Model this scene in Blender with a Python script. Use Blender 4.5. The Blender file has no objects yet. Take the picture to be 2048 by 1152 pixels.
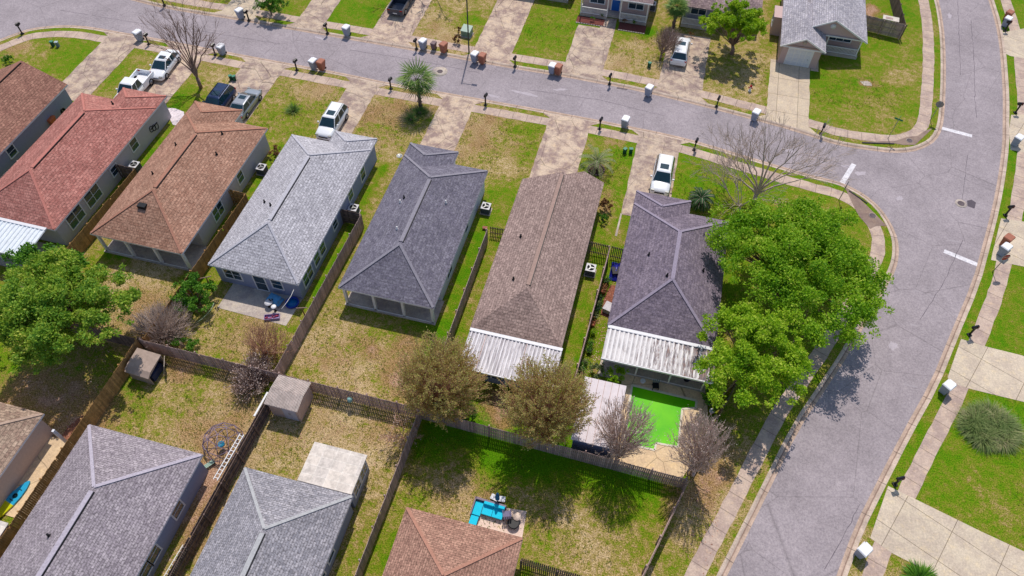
import bpy, bmesh, math, random
from mathutils import Vector, Matrix, noise
from mathutils.geometry import delaunay_2d_cdt
R_ = math.radians
rnd = random.Random(7)
S = bpy.context.scene
COL = S.collection
# ------------------------------------------------------------------ camera
CAMH = 51.0
FPX = 1453.2
ROT = Matrix(((0.96791669, -0.20872152, 0.13990214), (0.25102632, 0.77864596, -0.57506196), (0.01109357, 0.59173119, 0.80605902)))
cd = bpy.data.cameras.new('camera'); cam = bpy.data.objects.new('camera', cd); COL.objects.link(cam)
cam.matrix_world = Matrix.Translation((0, 0, CAMH)) @ ROT.to_4x4()
cd.sensor_width = 36; cd.lens = FPX / 2048 * 36; cd.clip_end = 3000; cd.clip_start = .5
S.camera = cam
def P(px, py, z=0.0):
    """point of the place at height z that stands at this pixel of the survey photograph"""
    d = ROT @ Vector((px - 1024, -(py - 576), -FPX)); t = (z - CAMH) / d.z
    return Vector((d.x * t, d.y * t, z))
# ------------------------------------------------------------------ light
SUN_EL, SUN_PHI = 60, 188
w = bpy.data.worlds.new('World'); S.world = w; w.use_nodes = True
nt = w.node_tree; bg = nt.nodes['Background']
sky = nt.nodes.new('ShaderNodeTexSky'); sky.sky_type = 'NISHITA'; sky.sun_disc = False
sky.sun_elevation = R_(SUN_EL); sky.sun_rotation = R_(-8); sky.air_density = 1; sky.dust_density = 1.0
nt.links.new(sky.outputs[0], bg.inputs[0]); bg.inputs[1].default_value = 0.15
sd = bpy.data.lights.new('sun', 'SUN'); sd.energy = 4.2; sd.angle = R_(.5); sd.color = (1, .93, .84)
sun = bpy.data.objects.new('sun', sd); COL.objects.link(sun); sun.rotation_euler = (R_(90 - SUN_EL), 0, R_(SUN_PHI))
S.view_settings.view_transform = 'Standard'; S.view_settings.look = 'None'
S.view_settings.exposure = -0.32; S.view_settings.gamma = 1
# ------------------------------------------------------------------ mesh helpers
class MB:
    def __init__(s): s.v = []; s.f = []; s.uv = []; s.sm = []
    def face(s, pts, uv=None, smooth=False):
        b = len(s.v); s.v += [tuple(p) for p in pts]; s.f.append(tuple(range(b, b + len(pts)))); s.uv.append(uv); s.sm.append(smooth)
    def mesh(s, verts, faces, smooth=False):
        b = len(s.v); s.v += [tuple(p) for p in verts]
        for f in faces: s.f.append(tuple(i + b for i in f)); s.uv.append(None); s.sm.append(smooth)
    def box(s, x0, y0, z0, x1, y1, z1, m=None):
        vs = [Vector(p) for p in ((x0, y0, z0), (x1, y0, z0), (x1, y1, z0), (x0, y1, z0), (x0, y0, z1), (x1, y0, z1), (x1, y1, z1), (x0, y1, z1))]
        if m: vs = [m @ p for p in vs]
        s.mesh(vs, ((0, 3, 2, 1), (4, 5, 6, 7), (0, 1, 5, 4), (1, 2, 6, 5), (2, 3, 7, 6), (3, 0, 4, 7)))
    def bar(s, p, q, wd, h, zoff=0.0):
        """box beam from p to q, width wd, height h"""
        p = Vector(p); q = Vector(q); d = (q - p); L = d.length
        if L < 1e-5: return
        x = d / L; up = Vector((0, 0, 1)); y = up.cross(x)
        if y.length < 1e-3: y = Vector((0, 1, 0))
        y.normalize(); z = x.cross(y)
        m = Matrix((x, y, z)).transposed().to_4x4(); m.translation = p
        s.box(0, -wd / 2, zoff - h / 2, L, wd / 2, zoff + h / 2, m)
    def prism(s, poly, z0, z1, top=True, bottom=True):
        n = len(poly)
        s.mesh([(p[0], p[1], z0) for p in poly] + [(p[0], p[1], z1) for p in poly],
               ([tuple(range(n, 2 * n))] if top else []) + ([tuple(range(n - 1, -1, -1))] if bottom else []) + [(i, (i + 1) % n, n + (i + 1) % n, n + i) for i in range(n)])
    def tube(s, pts, rad, n=5, cap=True, smooth=True):
        pts = [Vector(p) for p in pts]; rings = []; b0 = len(s.v)
        for i, p in enumerate(pts):
            d = (pts[min(i + 1, len(pts) - 1)] - pts[max(i - 1, 0)])
            d = d.normalized() if d.length > 1e-6 else Vector((0, 0, 1))
            a = d.orthogonal().normalized() if i == 0 else (a - d * a.dot(d)).normalized()
            c = d.cross(a); r = rad[i] if isinstance(rad, (list, tuple)) else rad
            for k in range(n):
                t = 2 * math.pi * k / n; s.v.append(tuple(p + a * (r * math.cos(t)) + c * (r * math.sin(t))))
        for i in range(len(pts) - 1):
            for k in range(n):
                k2 = (k + 1) % n
                s.f.append((b0 + i * n + k, b0 + i * n + k2, b0 + (i + 1) * n + k2, b0 + (i + 1) * n + k)); s.uv.append(None); s.sm.append(smooth)
        if cap:
            s.f.append(tuple(b0 + k for k in range(n))[::-1]); s.uv.append(None); s.sm.append(False)
            s.f.append(tuple(b0 + (len(pts) - 1) * n + k for k in range(n))); s.uv.append(None); s.sm.append(False)
    def lathe(s, prof, c=(0, 0, 0), n=12, smooth=True, axis='z'):
        vs = []; fs = []
        for r, z in prof:
            for k in range(n):
                t = 2 * math.pi * k / n
                if axis == 'z': vs.append((c[0] + r * math.cos(t), c[1] + r * math.sin(t), c[2] + z))
                elif axis == 'x': vs.append((c[0] + z, c[1] + r * math.cos(t), c[2] + r * math.sin(t)))
                else: vs.append((c[0] + r * math.cos(t), c[1] + z, c[2] + r * math.sin(t)))
        for i in range(len(prof) - 1):
            for k in range(n):
                k2 = (k + 1) % n; fs.append((i * n + k, i * n + k2, (i + 1) * n + k2, (i + 1) * n + k))
        fs.append(tuple(range(n))[::-1]); fs.append(tuple((len(prof) - 1) * n + k for k in range(n)))
        s.mesh(vs, fs, smooth)
    def build(s, name, mat=None, parent=None, fixn=False):
        me = bpy.data.meshes.new(name); me.from_pydata(s.v, [], s.f)
        if any(u for u in s.uv):
            ul = me.uv_layers.new(name='UVMap'); i = 0
            for f, u in zip(s.f, s.uv):
                for k in range(len(f)):
                    ul.data[i].uv = u[k] if u else (0, 0)
                    i += 1
        if any(s.sm): me.polygons.foreach_set('use_smooth', s.sm)
        if fixn:
            bm = bmesh.new(); bm.from_mesh(me); bmesh.ops.recalc_face_normals(bm, faces=bm.faces); bm.to_mesh(me); bm.free()
        me.update()
        o = bpy.data.objects.new(name, me); COL.objects.link(o)
        if mat: me.materials.append(mat)
        if parent: o.parent = parent
        return o
def tag(o, label=None, cat=None, group=None, kind=None):
    if label: o['label'] = label
    if cat: o['category'] = cat
    if group: o['group'] = group
    if kind: o['kind'] = kind
    return o
def thing(name, label, cat, loc=(0, 0, 0), rz=0.0, group=None):
    o = bpy.data.objects.new(name, None); COL.objects.link(o); o.empty_display_size = .3
    o.location = loc; o.rotation_euler = (0, 0, rz); return tag(o, label, cat, group)
def copy_thing(src, loc, rz, label, mats=None):
    c = src.copy(); COL.objects.link(c); c.location = loc; c.rotation_euler = (0, 0, rz); c['label'] = label
    for ch in src.children:
        d = ch.copy(); COL.objects.link(d); d.parent = c
        for g in ch.children:
            e = g.copy(); COL.objects.link(e); e.parent = d
    return c
# ------------------------------------------------------------------ materials
def lin(c):  # sRGB 0-255 -> linear
    return tuple(((x / 255) / 12.92 if x / 255 <= .04045 else ((x / 255 + .055) / 1.055) ** 2.4) for x in c)
class NT:
    def __init__(s, name):
        s.m = bpy.data.materials.new(name); s.m.use_nodes = True; s.t = s.m.node_tree; s.b = s.t.nodes['Principled BSDF']
    def n(s, typ, **k):
        x = s.t.nodes.new(typ)
        for a, v in k.items():
            if a.startswith('i_'): x.inputs[int(a[2:]) if a[2:].isdigit() else a[2:].replace('_', ' ')].default_value = v
            else: setattr(x, a, v)
        return x
    def l(s, a, b): s.t.links.new(a, b)
    def noise(s, co, scale, detail=3, rough=.6):
        x = s.n('ShaderNodeTexNoise'); x.inputs['Scale'].default_value = scale; x.inputs['Detail'].default_value = detail; x.inputs['Roughness'].default_value = rough
        if co: s.l(co, x.inputs['Vector'])
        return x.outputs[0]
    def ramp(s, fac, stops, interp='LINEAR'):
        x = s.n('ShaderNodeValToRGB'); r = x.color_ramp; r.interpolation = interp
        while len(r.elements) < len(stops): r.elements.new(.5)
        for e, (p, c) in zip(r.elements, stops): e.position = p; e.color = (*c, 1) if len(c) == 3 else c
        s.l(fac, x.inputs[0]); return x.outputs[0]
    def mix(s, fac, a, b, mode='MIX'):
        x = s.n('ShaderNodeMix', data_type='RGBA', blend_type=mode)
        for i, v in ((0, fac), (6, a), (7, b)):
            if hasattr(v, 'node'): s.l(v, x.inputs[i])
            elif i == 0: x.inputs[0].default_value = v
            else: x.inputs[i].default_value = (*v, 1)
        return x.outputs[2]
    def math(s, op, a, b=0.0, c=None, clamp=False):
        x = s.n('ShaderNodeMath', operation=op, use_clamp=clamp)
        for i, v in enumerate((a, b) if c is None else (a, b, c)):
            if hasattr(v, 'node'): s.l(v, x.inputs[i])
            else: x.inputs[i].default_value = v
        return x.outputs[0]
    def obj(s): return s.n('ShaderNodeTexCoord').outputs['Object']
    def pos(s): return s.n('ShaderNodeNewGeometry').outputs['Position']
    def uv(s): return s.n('ShaderNodeTexCoord').outputs['UV']
    def bump(s, h, strength=.4, dist=.02):
        x = s.n('ShaderNodeBump'); x.inputs['Strength'].default_value = strength; x.inputs['Distance'].default_value = dist
        s.l(h, x.inputs['Height']); s.l(x.outputs[0], s.b.inputs['Normal'])
    def fin(s, col, rough=.8, spec=.3, metal=0.0):
        if hasattr(col, 'node'): s.l(col, s.b.inputs['Base Color'])
        else: s.b.inputs['Base Color'].default_value = (*col, 1)
        s.b.inputs['Roughness'].default_value = rough; s.b.inputs['Specular IOR Level'].default_value = spec; s.b.inputs['Metallic'].default_value = metal
        return s.m
def plain(name, c, rough=.6, var=.12, scale=6, spec=.3, metal=0.0, isl=0.0, bump=0):
    """slightly uneven paint, plastic, wood ...; isl = brightness differences between loose pieces"""
    t = NT(name); c = lin(c); co = t.obj()
    f = t.noise(co, scale, 4)
    col = t.ramp(f, [(.3, tuple(x * (1 - var) for x in c)), (.7, tuple(min(1, x * (1 + var)) for x in c))])
    if isl:
        g = t.n('ShaderNodeNewGeometry').outputs['Random Per Island']
        k = t.math('MULTIPLY_ADD', g, 2 * isl, 1 - isl)
        x = t.n('ShaderNodeVectorMath', operation='SCALE'); t.l(col, x.inputs[0]); t.l(k, x.inputs['Scale']); col = x.outputs[0]
    if bump: t.bump(f, bump, .02)
    return t.fin(col, rough, spec, metal)
def shingle(name, c, c2, mort=.45, bw=.42, rh=.24, spread=.35):
    t = NT(name); a = lin(c); b = lin(c2)
    uv = t.uv()
    x = t.n('ShaderNodeTexBrick'); x.offset = .5; t.l(uv, x.inputs['Vector'])
    x.inputs['Color1'].default_value = (*a, 1); x.inputs['Color2'].default_value = (*b, 1)
    x.inputs['Mortar'].default_value = (*[v * mort for v in a], 1)
    x.inputs['Scale'].default_value = 1; x.inputs['Mortar Size'].default_value = .022; x.inputs['Mortar Smooth'].default_value = .4; x.inputs['Bias'].default_value = 0
    x.inputs['Brick Width'].default_value = bw; x.inputs['Row Height'].default_value = rh
    pos = t.pos()
    n1 = t.noise(pos, .45, 4); n2 = t.noise(pos, 6.5, 3, .85)
    k = t.ramp(n1, [(.3, (1 - spread * .5,) * 3), (.7, (1 + spread * .35,) * 3)])
    col = t.mix(1, x.outputs[0], k, 'MULTIPLY')
    k2 = t.ramp(n2, [(.36, (.6,) * 3), (.64, (1.4,) * 3)])
    col = t.mix(1, col, k2, 'MULTIPLY')
    t.bump(x.outputs[1], -.5, .02)
    return t.fin(col, .95, .15)
def concrete(name, c, cracks=True, joints=0.0, stain=.5, cs=.45, slabs=None):
    t = NT(name); c = lin(c); pos = t.pos()
    n1 = t.noise(pos, .7, 6, .7); n2 = t.noise(pos, 7, 4, .75); n3 = t.noise(pos, 1.7, 5, .7)
    dk = (c[0] * .48, c[1] * .43, c[2] * .52)
    col = t.mix(t.math('MULTIPLY', t.ramp(n1, [(.42, (0, 0, 0)), (.58, (1, 1, 1))]), stain), c, dk)
    lt = tuple(min(1, v * f) for v, f in zip(c, (1.15, 1.10, .94)))
    col = t.mix(t.math('MULTIPLY', t.ramp(n3, [(.52, (0, 0, 0)), (.7, (1, 1, 1))]), .7), col, lt)
    col = t.mix(1, col, t.ramp(n2, [(.3, (.8,) * 3), (.7, (1.2,) * 3)]), 'MULTIPLY')
    if cracks:
        wv = t.n('ShaderNodeVectorMath', operation='MULTIPLY_ADD'); t.l(t.n('ShaderNodeTexNoise', i_Scale=1.4).outputs[1], wv.inputs[0]); wv.inputs[1].default_value = (.7, .7, .7); t.l(pos, wv.inputs[2])
        v = t.n('ShaderNodeTexVoronoi', feature='DISTANCE_TO_EDGE'); v.inputs['Scale'].default_value = cs; t.l(wv.outputs[0], v.inputs['Vector'])
        k = t.ramp(v.outputs[0], [(.0, (.35,) * 3), (.006, (.6,) * 3), (.011, (1,) * 3)])
        col = t.mix(.85, col, t.mix(1, col, k, 'MULTIPLY'))
    if slabs:
        mp = t.n('ShaderNodeMapping'); mp.inputs['Rotation'].default_value = (0, 0, slabs[2]); mp.inputs['Location'].default_value = (slabs[3], slabs[4], 0); t.l(pos, mp.inputs[0])
        b = t.n('ShaderNodeTexBrick'); b.offset = 0; t.l(mp.outputs[0], b.inputs['Vector'])
        for k, v in (('Scale', 1), ('Mortar Size', .022), ('Mortar Smooth', .1), ('Brick Width', slabs[0]), ('Row Height', slabs[1]), ('Bias', 0)): b.inputs[k].default_value = v
        b.inputs['Color1'].default_value = (1, 1, 1, 1); b.inputs['Color2'].default_value = (.9, .9, .9, 1); b.inputs['Mortar'].default_value = (.35, .33, .3, 1)
        col = t.mix(1, col, b.outputs[0], 'MULTIPLY')
    if joints:
        s = t.n('ShaderNodeSeparateXYZ'); t.l(t.uv(), s.inputs[0])
        fr = t.math('FRACT', t.math('DIVIDE', s.outputs[0], joints))
        d = t.math('LESS_THAN', fr, .055 / joints)
        col = t.mix(t.math('MULTIPLY', d, .65), col, tuple(v * .25 for v in c))
    t.bump(n2, .15, .01)
    return t.fin(col, .9, .2)
def leafmat(name, c1, c2, c3=None, trans=.25, rough=.6):
    t = NT(name); g = t.n('ShaderNodeNewGeometry'); a, b = lin(c1), lin(c2)
    st = [(0, a), (.75, b)] + ([(1, lin(c3))] if c3 else [])
    n = t.noise(t.obj(), .5, 2)
    f = t.math('ADD', t.math('MULTIPLY', g.outputs['Random Per Island'], .7), t.math('MULTIPLY_ADD', n, 1.2, -.45), clamp=True)
    col = t.ramp(f, st)
    t.fin(col, rough, .3)
    tr = t.n('ShaderNodeBsdfTranslucent'); t.l(col, tr.inputs[0]); mx = t.n('ShaderNodeMixShader'); mx.inputs[0].default_value = trans
    out = t.t.nodes['Material Output']; t.l(t.b.outputs[0], mx.inputs[1]); t.l(tr.outputs[0], mx.inputs[2]); t.l(mx.outputs[0], out.inputs[0])
    return t.m
def grassmat():
    t = NT('grass'); pos = t.pos()
    at = t.n('ShaderNodeAttribute', attribute_name='mask'); sp = t.n('ShaderNodeSeparateColor'); t.l(at.outputs[0], sp.inputs[0])
    n1 = t.noise(pos, .35, 4, .65); n2 = t.noise(pos, 1.8, 5, .75); n3 = t.noise(pos, 6.5, 3, .8)
    f = t.math('ADD', sp.outputs[0], t.math('ADD', t.math('MULTIPLY_ADD', n1, 1.1, -.55), t.math('MULTIPLY', t.math('MULTIPLY_ADD', sp.outputs[0], 1.1, .5), t.math('ADD', t.math('MULTIPLY_ADD', n2, 1.6, -.8), t.math('MULTIPLY_ADD', n3, 1.15, -.575)))), clamp=True)
    col = t.ramp(f, [(0, lin((82, 132, 6))), (.2, lin((104, 136, 16))), (.42, lin((130, 134, 42))), (.66, lin((166, 144, 90))), (1, lin((206, 182, 142)))])
    brown = t.ramp(t.math('ADD', sp.outputs[1], t.math('MULTIPLY_ADD', n2, .9, -.45), clamp=True), [(.08, (0,) * 3), (.4, (.85,) * 3)])
    col = t.mix(brown, col, t.ramp(n3, [(.3, lin((112, 84, 44))), (.7, lin((186, 150, 106)))]))
    dirt = t.ramp(t.math('ADD', sp.outputs[1], t.math('MULTIPLY_ADD', n2, .8, -.4), clamp=True), [(.5, (0,) * 3), (.75, (1,) * 3)])
    col = t.mix(dirt, col, t.ramp(n3, [(.3, lin((150, 108, 84))), (.7, lin((206, 172, 146)))]))
    # blades: dark flecks between tufts
    vo = t.n('ShaderNodeTexNoise', i_Scale=13.0, i_Detail=2.0); t.l(pos, vo.inputs['Vector'])
    col = t.mix(1, col, t.ramp(vo.outputs[0], [(.36, (.58,) * 3), (.62, (1.26,) * 3)]), 'MULTIPLY')
    t.bump(n3, 1.0, .09)
    return t.fin(col, .95, .1)
def asphaltmat():
    t = NT('asphalt'); pos = t.pos(); c = lin((160, 150, 154))
    n1 = t.noise(pos, .22, 4, .6); n2 = t.noise(pos, 1.3, 5, .7); n3 = t.noise(pos, 7, 3, .85)
    col = t.ramp(n1, [(.3, tuple(v * .84 for v in c)), (.7, tuple(v * 1.12 for v in c))])
    col = t.mix(1, col, t.ramp(n2, [(.3, (.92,) * 3), (.7, (1.08,) * 3)]), 'MULTIPLY')
    col = t.mix(1, col, t.ramp(n3, [(.3, (.72, .72, .74)), (.7, (1.28, 1.28, 1.26))]), 'MULTIPLY')
    # pale scuffs
    mp = t.n('ShaderNodeMapping'); mp.inputs['Scale'].default_value = (.25, 1.3, 1); mp.inputs['Rotation'].default_value = (0, 0, .4); t.l(pos, mp.inputs[0])
    sc = t.ramp(t.noise(mp.outputs[0], 1.0, 6, .7), [(.62, (0,) * 3), (.72, (.35,) * 3)])
    col = t.mix(sc, col, lin((190, 182, 188)))
    v = t.n('ShaderNodeTexVoronoi', feature='DISTANCE_TO_EDGE'); v.inputs['Scale'].default_value = .16
    wv = t.n('ShaderNodeVectorMath', operation='MULTIPLY_ADD'); t.l(t.n('ShaderNodeTexNoise', i_Scale=.9, i_Detail=4.0).outputs[1], wv.inputs[0]); wv.inputs[1].default_value = (2, 2, 2); t.l(pos, wv.inputs[2]); t.l(wv.outputs[0], v.inputs['Vector'])
    col = t.mix(1, col, t.ramp(v.outputs[0], [(0, (.72,) * 3), (.006, (1,) * 3)]), 'MULTIPLY')
    t.bump(n3, .35, .02)
    return t.fin(col, .93, .15)
M = {}
M['grass'] = grassmat(); M['asphalt'] = asphaltmat()
M['walk'] = concrete('pavement_concrete', (200, 178, 162), cracks=False, joints=1.5, stain=.5)
M['kerb'] = concrete('kerb_concrete', (206, 178, 162), cracks=False, joints=3.0, stain=.75)
M['drive'] = concrete('drive_concrete_grey', (200, 180, 160), stain=.85, cs=.36)
M['drive_warm'] = concrete('drive_concrete_warm', (208, 186, 164), stain=.9, cs=.36)
M['drive_new'] = concrete('drive_concrete_pale', (212, 194, 170), stain=.25, cracks=False, slabs=(2.2, 2.9, 0, .7, .4))
M['drive_e'] = concrete('drive_concrete_east', (214, 198, 176), stain=.3, cracks=False, slabs=(3.4, 2.6, .45, .2, .9))
M['slab'] = concrete('slab_concrete', (196, 184, 172), cracks=False, stain=.5)
M['deck'] = concrete('pool_deck_concrete', (222, 196, 160), stain=.25, cs=.35)
M['white'] = plain('white_paint', (232, 230, 228), .5, .05)
M['trim'] = plain('trim_paint', (222, 222, 226), .5, .06)
M['line'] = plain('road_paint', (222, 218, 222), .85, .22, 5)
M['glass'] = plain('window_glass', (40, 62, 78), .08, .3, .8, spec=.8)
M['cglass'] = plain('car_glass', (22, 52, 62), .06, .2, 2, spec=.9)
M['black'] = plain('black_plastic', (26, 26, 30), .5, .2)
M['tyre'] = plain('tyre_rubber', (24, 24, 26), .85, .15)
M['rim'] = plain('wheel_rim', (150, 152, 158), .35, .1, metal=.6)
M['fence'] = plain('weathered_fence', (172, 148, 142), .9, .25, 4, isl=.28, bump=.3)
M['fence_brown'] = plain('brown_fence', (172, 132, 84), .9, .28, 3, isl=.22, bump=.3)
M['fence_dark'] = plain('dark_fence', (116, 98, 92), .9, .3, 3, isl=.3, bump=.3)
M['steel'] = plain('galvanised_steel', (140, 142, 142), .45, .1, metal=.5)
M['bark'] = plain('bark', (138, 114, 104), .95, .3, 5, bump=.5)
M['bark_pale'] = plain('pale_bark', (196, 176, 164), .95, .25, 5, bump=.4)
M['twig'] = plain('twigs', (206, 182, 172), .95, .2, 3)
M['twig_red'] = plain('reddish_twigs', (196, 152, 126), .95, .2, 3)
# ------------------------------------------------------------------ ground, roads
def W(pts, z=0): return [P(a, b, z) for a, b in pts]
def offset(pl, d):
    """polyline moved d metres to its left"""
    out = []
    for i, p in enumerate(pl):
        a = pl[max(i - 1, 0)]; b = pl[min(i + 1, len(pl) - 1)]; t = Vector((b[0] - a[0], b[1] - a[1])).normalized(); n = Vector((-t.y, t.x))
        if 0 < i < len(pl) - 1:
            t1 = Vector((p[0] - a[0], p[1] - a[1])).normalized(); k = 1 / max(.5, n.dot(Vector((-t1.y, t1.x))))
        else: k = 1
        out.append(Vector((p[0] + n.x * d * k, p[1] + n.y * d * k, 0)))
    return out
def smooth(pl, it=2):
    for _ in range(it):
        q = [pl[0]]
        for a, b in zip(pl, pl[1:]): q += [a * .75 + b * .25, a * .25 + b * .75]
        q.append(pl[-1]); pl = q
    return pl
def seglen(pl):
    o = [0]
    for a, b in zip(pl, pl[1:]): o.append(o[-1] + (b - a).length)
    return o
def dense(pl, step=1.2):
    out = [pl[0]]
    for a, b in zip(pl, pl[1:]):
        n = max(1, int((b - a).length / step)); out += [a.lerp(b, (k + 1) / n) for k in range(n)]
    return out
def ribbon(pl, d0, d1, z, name, mat, u0=0):
    pl = dense(pl, .7); a = offset(pl, d0); b = offset(pl, d1); L = seglen(pl); mb = MB()
    for k in range(len(a)):
        j0, j1 = rnd.uniform(-.05, .03), rnd.uniform(-.03, .05); n = (b[k] - a[k]).normalized(); a[k] = a[k] - n * j0; b[k] = b[k] + n * (j1 - .02)
    for i in range(len(pl) - 1):
        q = [a[i], a[i + 1], b[i + 1], b[i]]; mb.face([(v.x, v.y, z) for v in q], [(L[i], d0), (L[i + 1], d0), (L[i + 1], d1), (L[i], d1)])
    return tag(mb.build(name, mat, fixn=False), kind='structure')
ext = lambda a, b, k: a + (b - a).normalized() * k
# road edges (asphalt boundary), drawn so that the land is on the left
S_px = [(0, 77), (28, 66), (62, 55), (105, 50), (140, 49), (180, 52), (225, 60), (312, 75), (437, 99), (512, 113), (687, 145), (787, 166), (887, 183), (1024, 207), (1174, 234), (1339, 267), (1409, 285), (1500, 313), (1621, 348), (1676, 361), (1700, 371), (1730, 387), (1761, 413), (1784, 446), (1797, 478), (1799, 508), (1793, 538), (1773, 576), (1711, 683), (1693, 716), (1598, 858), (1536, 986), (1454, 1152)]
N_px = [(265, 0), (312, 12), (375, 24), (475, 39), (512, 46), (662, 72), (837, 102), (1024, 136), (1124, 152), (1274, 180), (1399, 210), (1536, 246), (1624, 272), (1656, 284), (1691, 292), (1736, 299), (1786, 305), (1824, 303), (1852, 294), (1873, 280), (1885, 258), (1890, 225), (1893, 150), (1891, 75), (1884, 25), (1878, 0)]
E_px = [(1978, 0), (1992, 45), (1999, 85), (2003, 125), (2007, 190), (2006, 288), (1998, 350), (1986, 413), (1966, 490), (1946, 563), (1898, 676), (1863, 763), (1806, 864), (1751, 971), (1711, 1051), (1678, 1140)]
Sg = W(S_px); Sg = [ext(Sg[1], Sg[0], 60)] + Sg + [ext(Sg[-2], Sg[-1], 45)]; Sg = smooth(dense(Sg, 4), 1)[::-1]      # land (south block) to the left
Ng = W(N_px); Ng = [ext(Ng[1], Ng[0], 60)] + Ng + [ext(Ng[-2], Ng[-1], 45)]; Ng = smooth(dense(Ng, 4), 1)
Eg = W(E_px); Eg = [ext(Eg[1], Eg[0], 45)] + Eg + [ext(Eg[-2], Eg[-1], 45)]; Eg = smooth(dense(Eg, 4), 1)
ZR = -.09
mb = MB(); mb.face([(-900, -700, -.13), (900, -700, -.13), (900, 1100, -.13), (-900, 1100, -.13)])
tag(mb.build('ground', M['grass']), kind='structure')
mb = MB(); mb.face([(v.x, v.y, ZR) for v in [Vector((-200, 45, 0)), Vector((-60, 50, 0)), Vector((-20, 55, 0)), Vector((5, 0, 0)), Vector((0, -60, 0)), Vector((60, -60, 0)), Vector((60, 60, 0)), Vector((55, 140, 0)), Vector((20, 140, 0)), Vector((15, 90, 0)), Vector((-120, 100, 0)), Vector((-200, 110, 0))]])
# asphalt polygon replaced by the area between kerb lines plus a margin under the kerbs
mb = MB()
roadpoly = [offset(Sg, .2), offset(Ng, .2), offset(Eg, .2)]
pts = [(-115, 40), (-115, 130), (80, 135), (80, -30), (-15, -30)]
def cdt(outer, spacing=0, inner=None):
    vs = [Vector((p[0], p[1])) for p in outer]; n = len(vs); ed = [(i, (i + 1) % n) for i in range(n)]
    if spacing:
        x0, x1, y0, y1 = inner; y = y0; k = 0
        while y < y1:
            x = x0 + (k % 2) * spacing / 2
            while x < x1: vs.append(Vector((x + rnd.uniform(-.1, .1), y + rnd.uniform(-.1, .1)))); x += spacing
            y += spacing * .87; k += 1
    r = delaunay_2d_cdt(vs, ed, [list(range(n))], 1, 1e-4)
    return r[0], r[2]
big = [Vector((-115, 45, 0)), Vector((-115, 135, 0)), Vector((80, 135, 0)), Vector((80, -30, 0)), Vector((-20, -30, 0)), Vector((-20, 25, 0))]
mb = MB(); mb.face([(v.x, v.y, ZR) for v in big]); tag(mb.build('road', M['asphalt']), kind='structure')
# splats: yard tint (dry) and bare soil; x, y, radius, dry, dirt
SPL = []
def sp(px, py, r, dry=None, dirt=None): p = P(px, py); SPL.append((p.x, p.y, r, dry, dirt))
BASE = [(-45.5, -36.0, 27.6, 30.9, .02), (-22.4, -13.6, 28.4, 31, .02), (-10.7, -2.5, 24.5, 29.9, .05), (-35, -24, 21.0, 22.5, .1), (-24, -12.4, 21.2, 22.5, .15), (-12.4, 6.5, 19.0, 22.5, -.05), (-25.4, -24.4, 25, 48, .1), (-13.9, -12.5, 28, 47, .15), (-36.3, -35.5, 24, 48, .1), (-48.3, -47.4, 24, 48, .1), (11.5, 21, 71.5, 75, .08), (-11.5, -2, 74.5, 78, .1),
  # world rectangles: x0,x1,y0,y1,dry
    (-90, -58, 35, 66, .34), (-58, -47, 22.5, 66, .40), (-47, -35.2, 22.5, 66, .46), (-35.2, -24, 22.5, 66, .48), (-24, -12.3, 22.5, 66, .50), (-12.3, -1.4, 22.5, 66, .36), (-1.4, 30, 22.5, 62, .30),
    (-90, -36, -40, 22.5, .34), (-36, -24, -40, 22.5, .50), (-24, -12.4, -40, 22.5, .62), (-12.4, 6.5, -40, 22.5, .36), (6.5, 26, -60, 28, .55),
    (-90, -46, 66, 140, .5), (-46, -33, 66, 140, .3), (-33, -22, 66, 140, .62), (-22, -7, 66, 140, .34), (-7, 0, 66, 140, .5), (0, 11, 66, 140, .55), (11, 34, 66, 140, .34), (26, 90, -60, 140, .2)]
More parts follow.
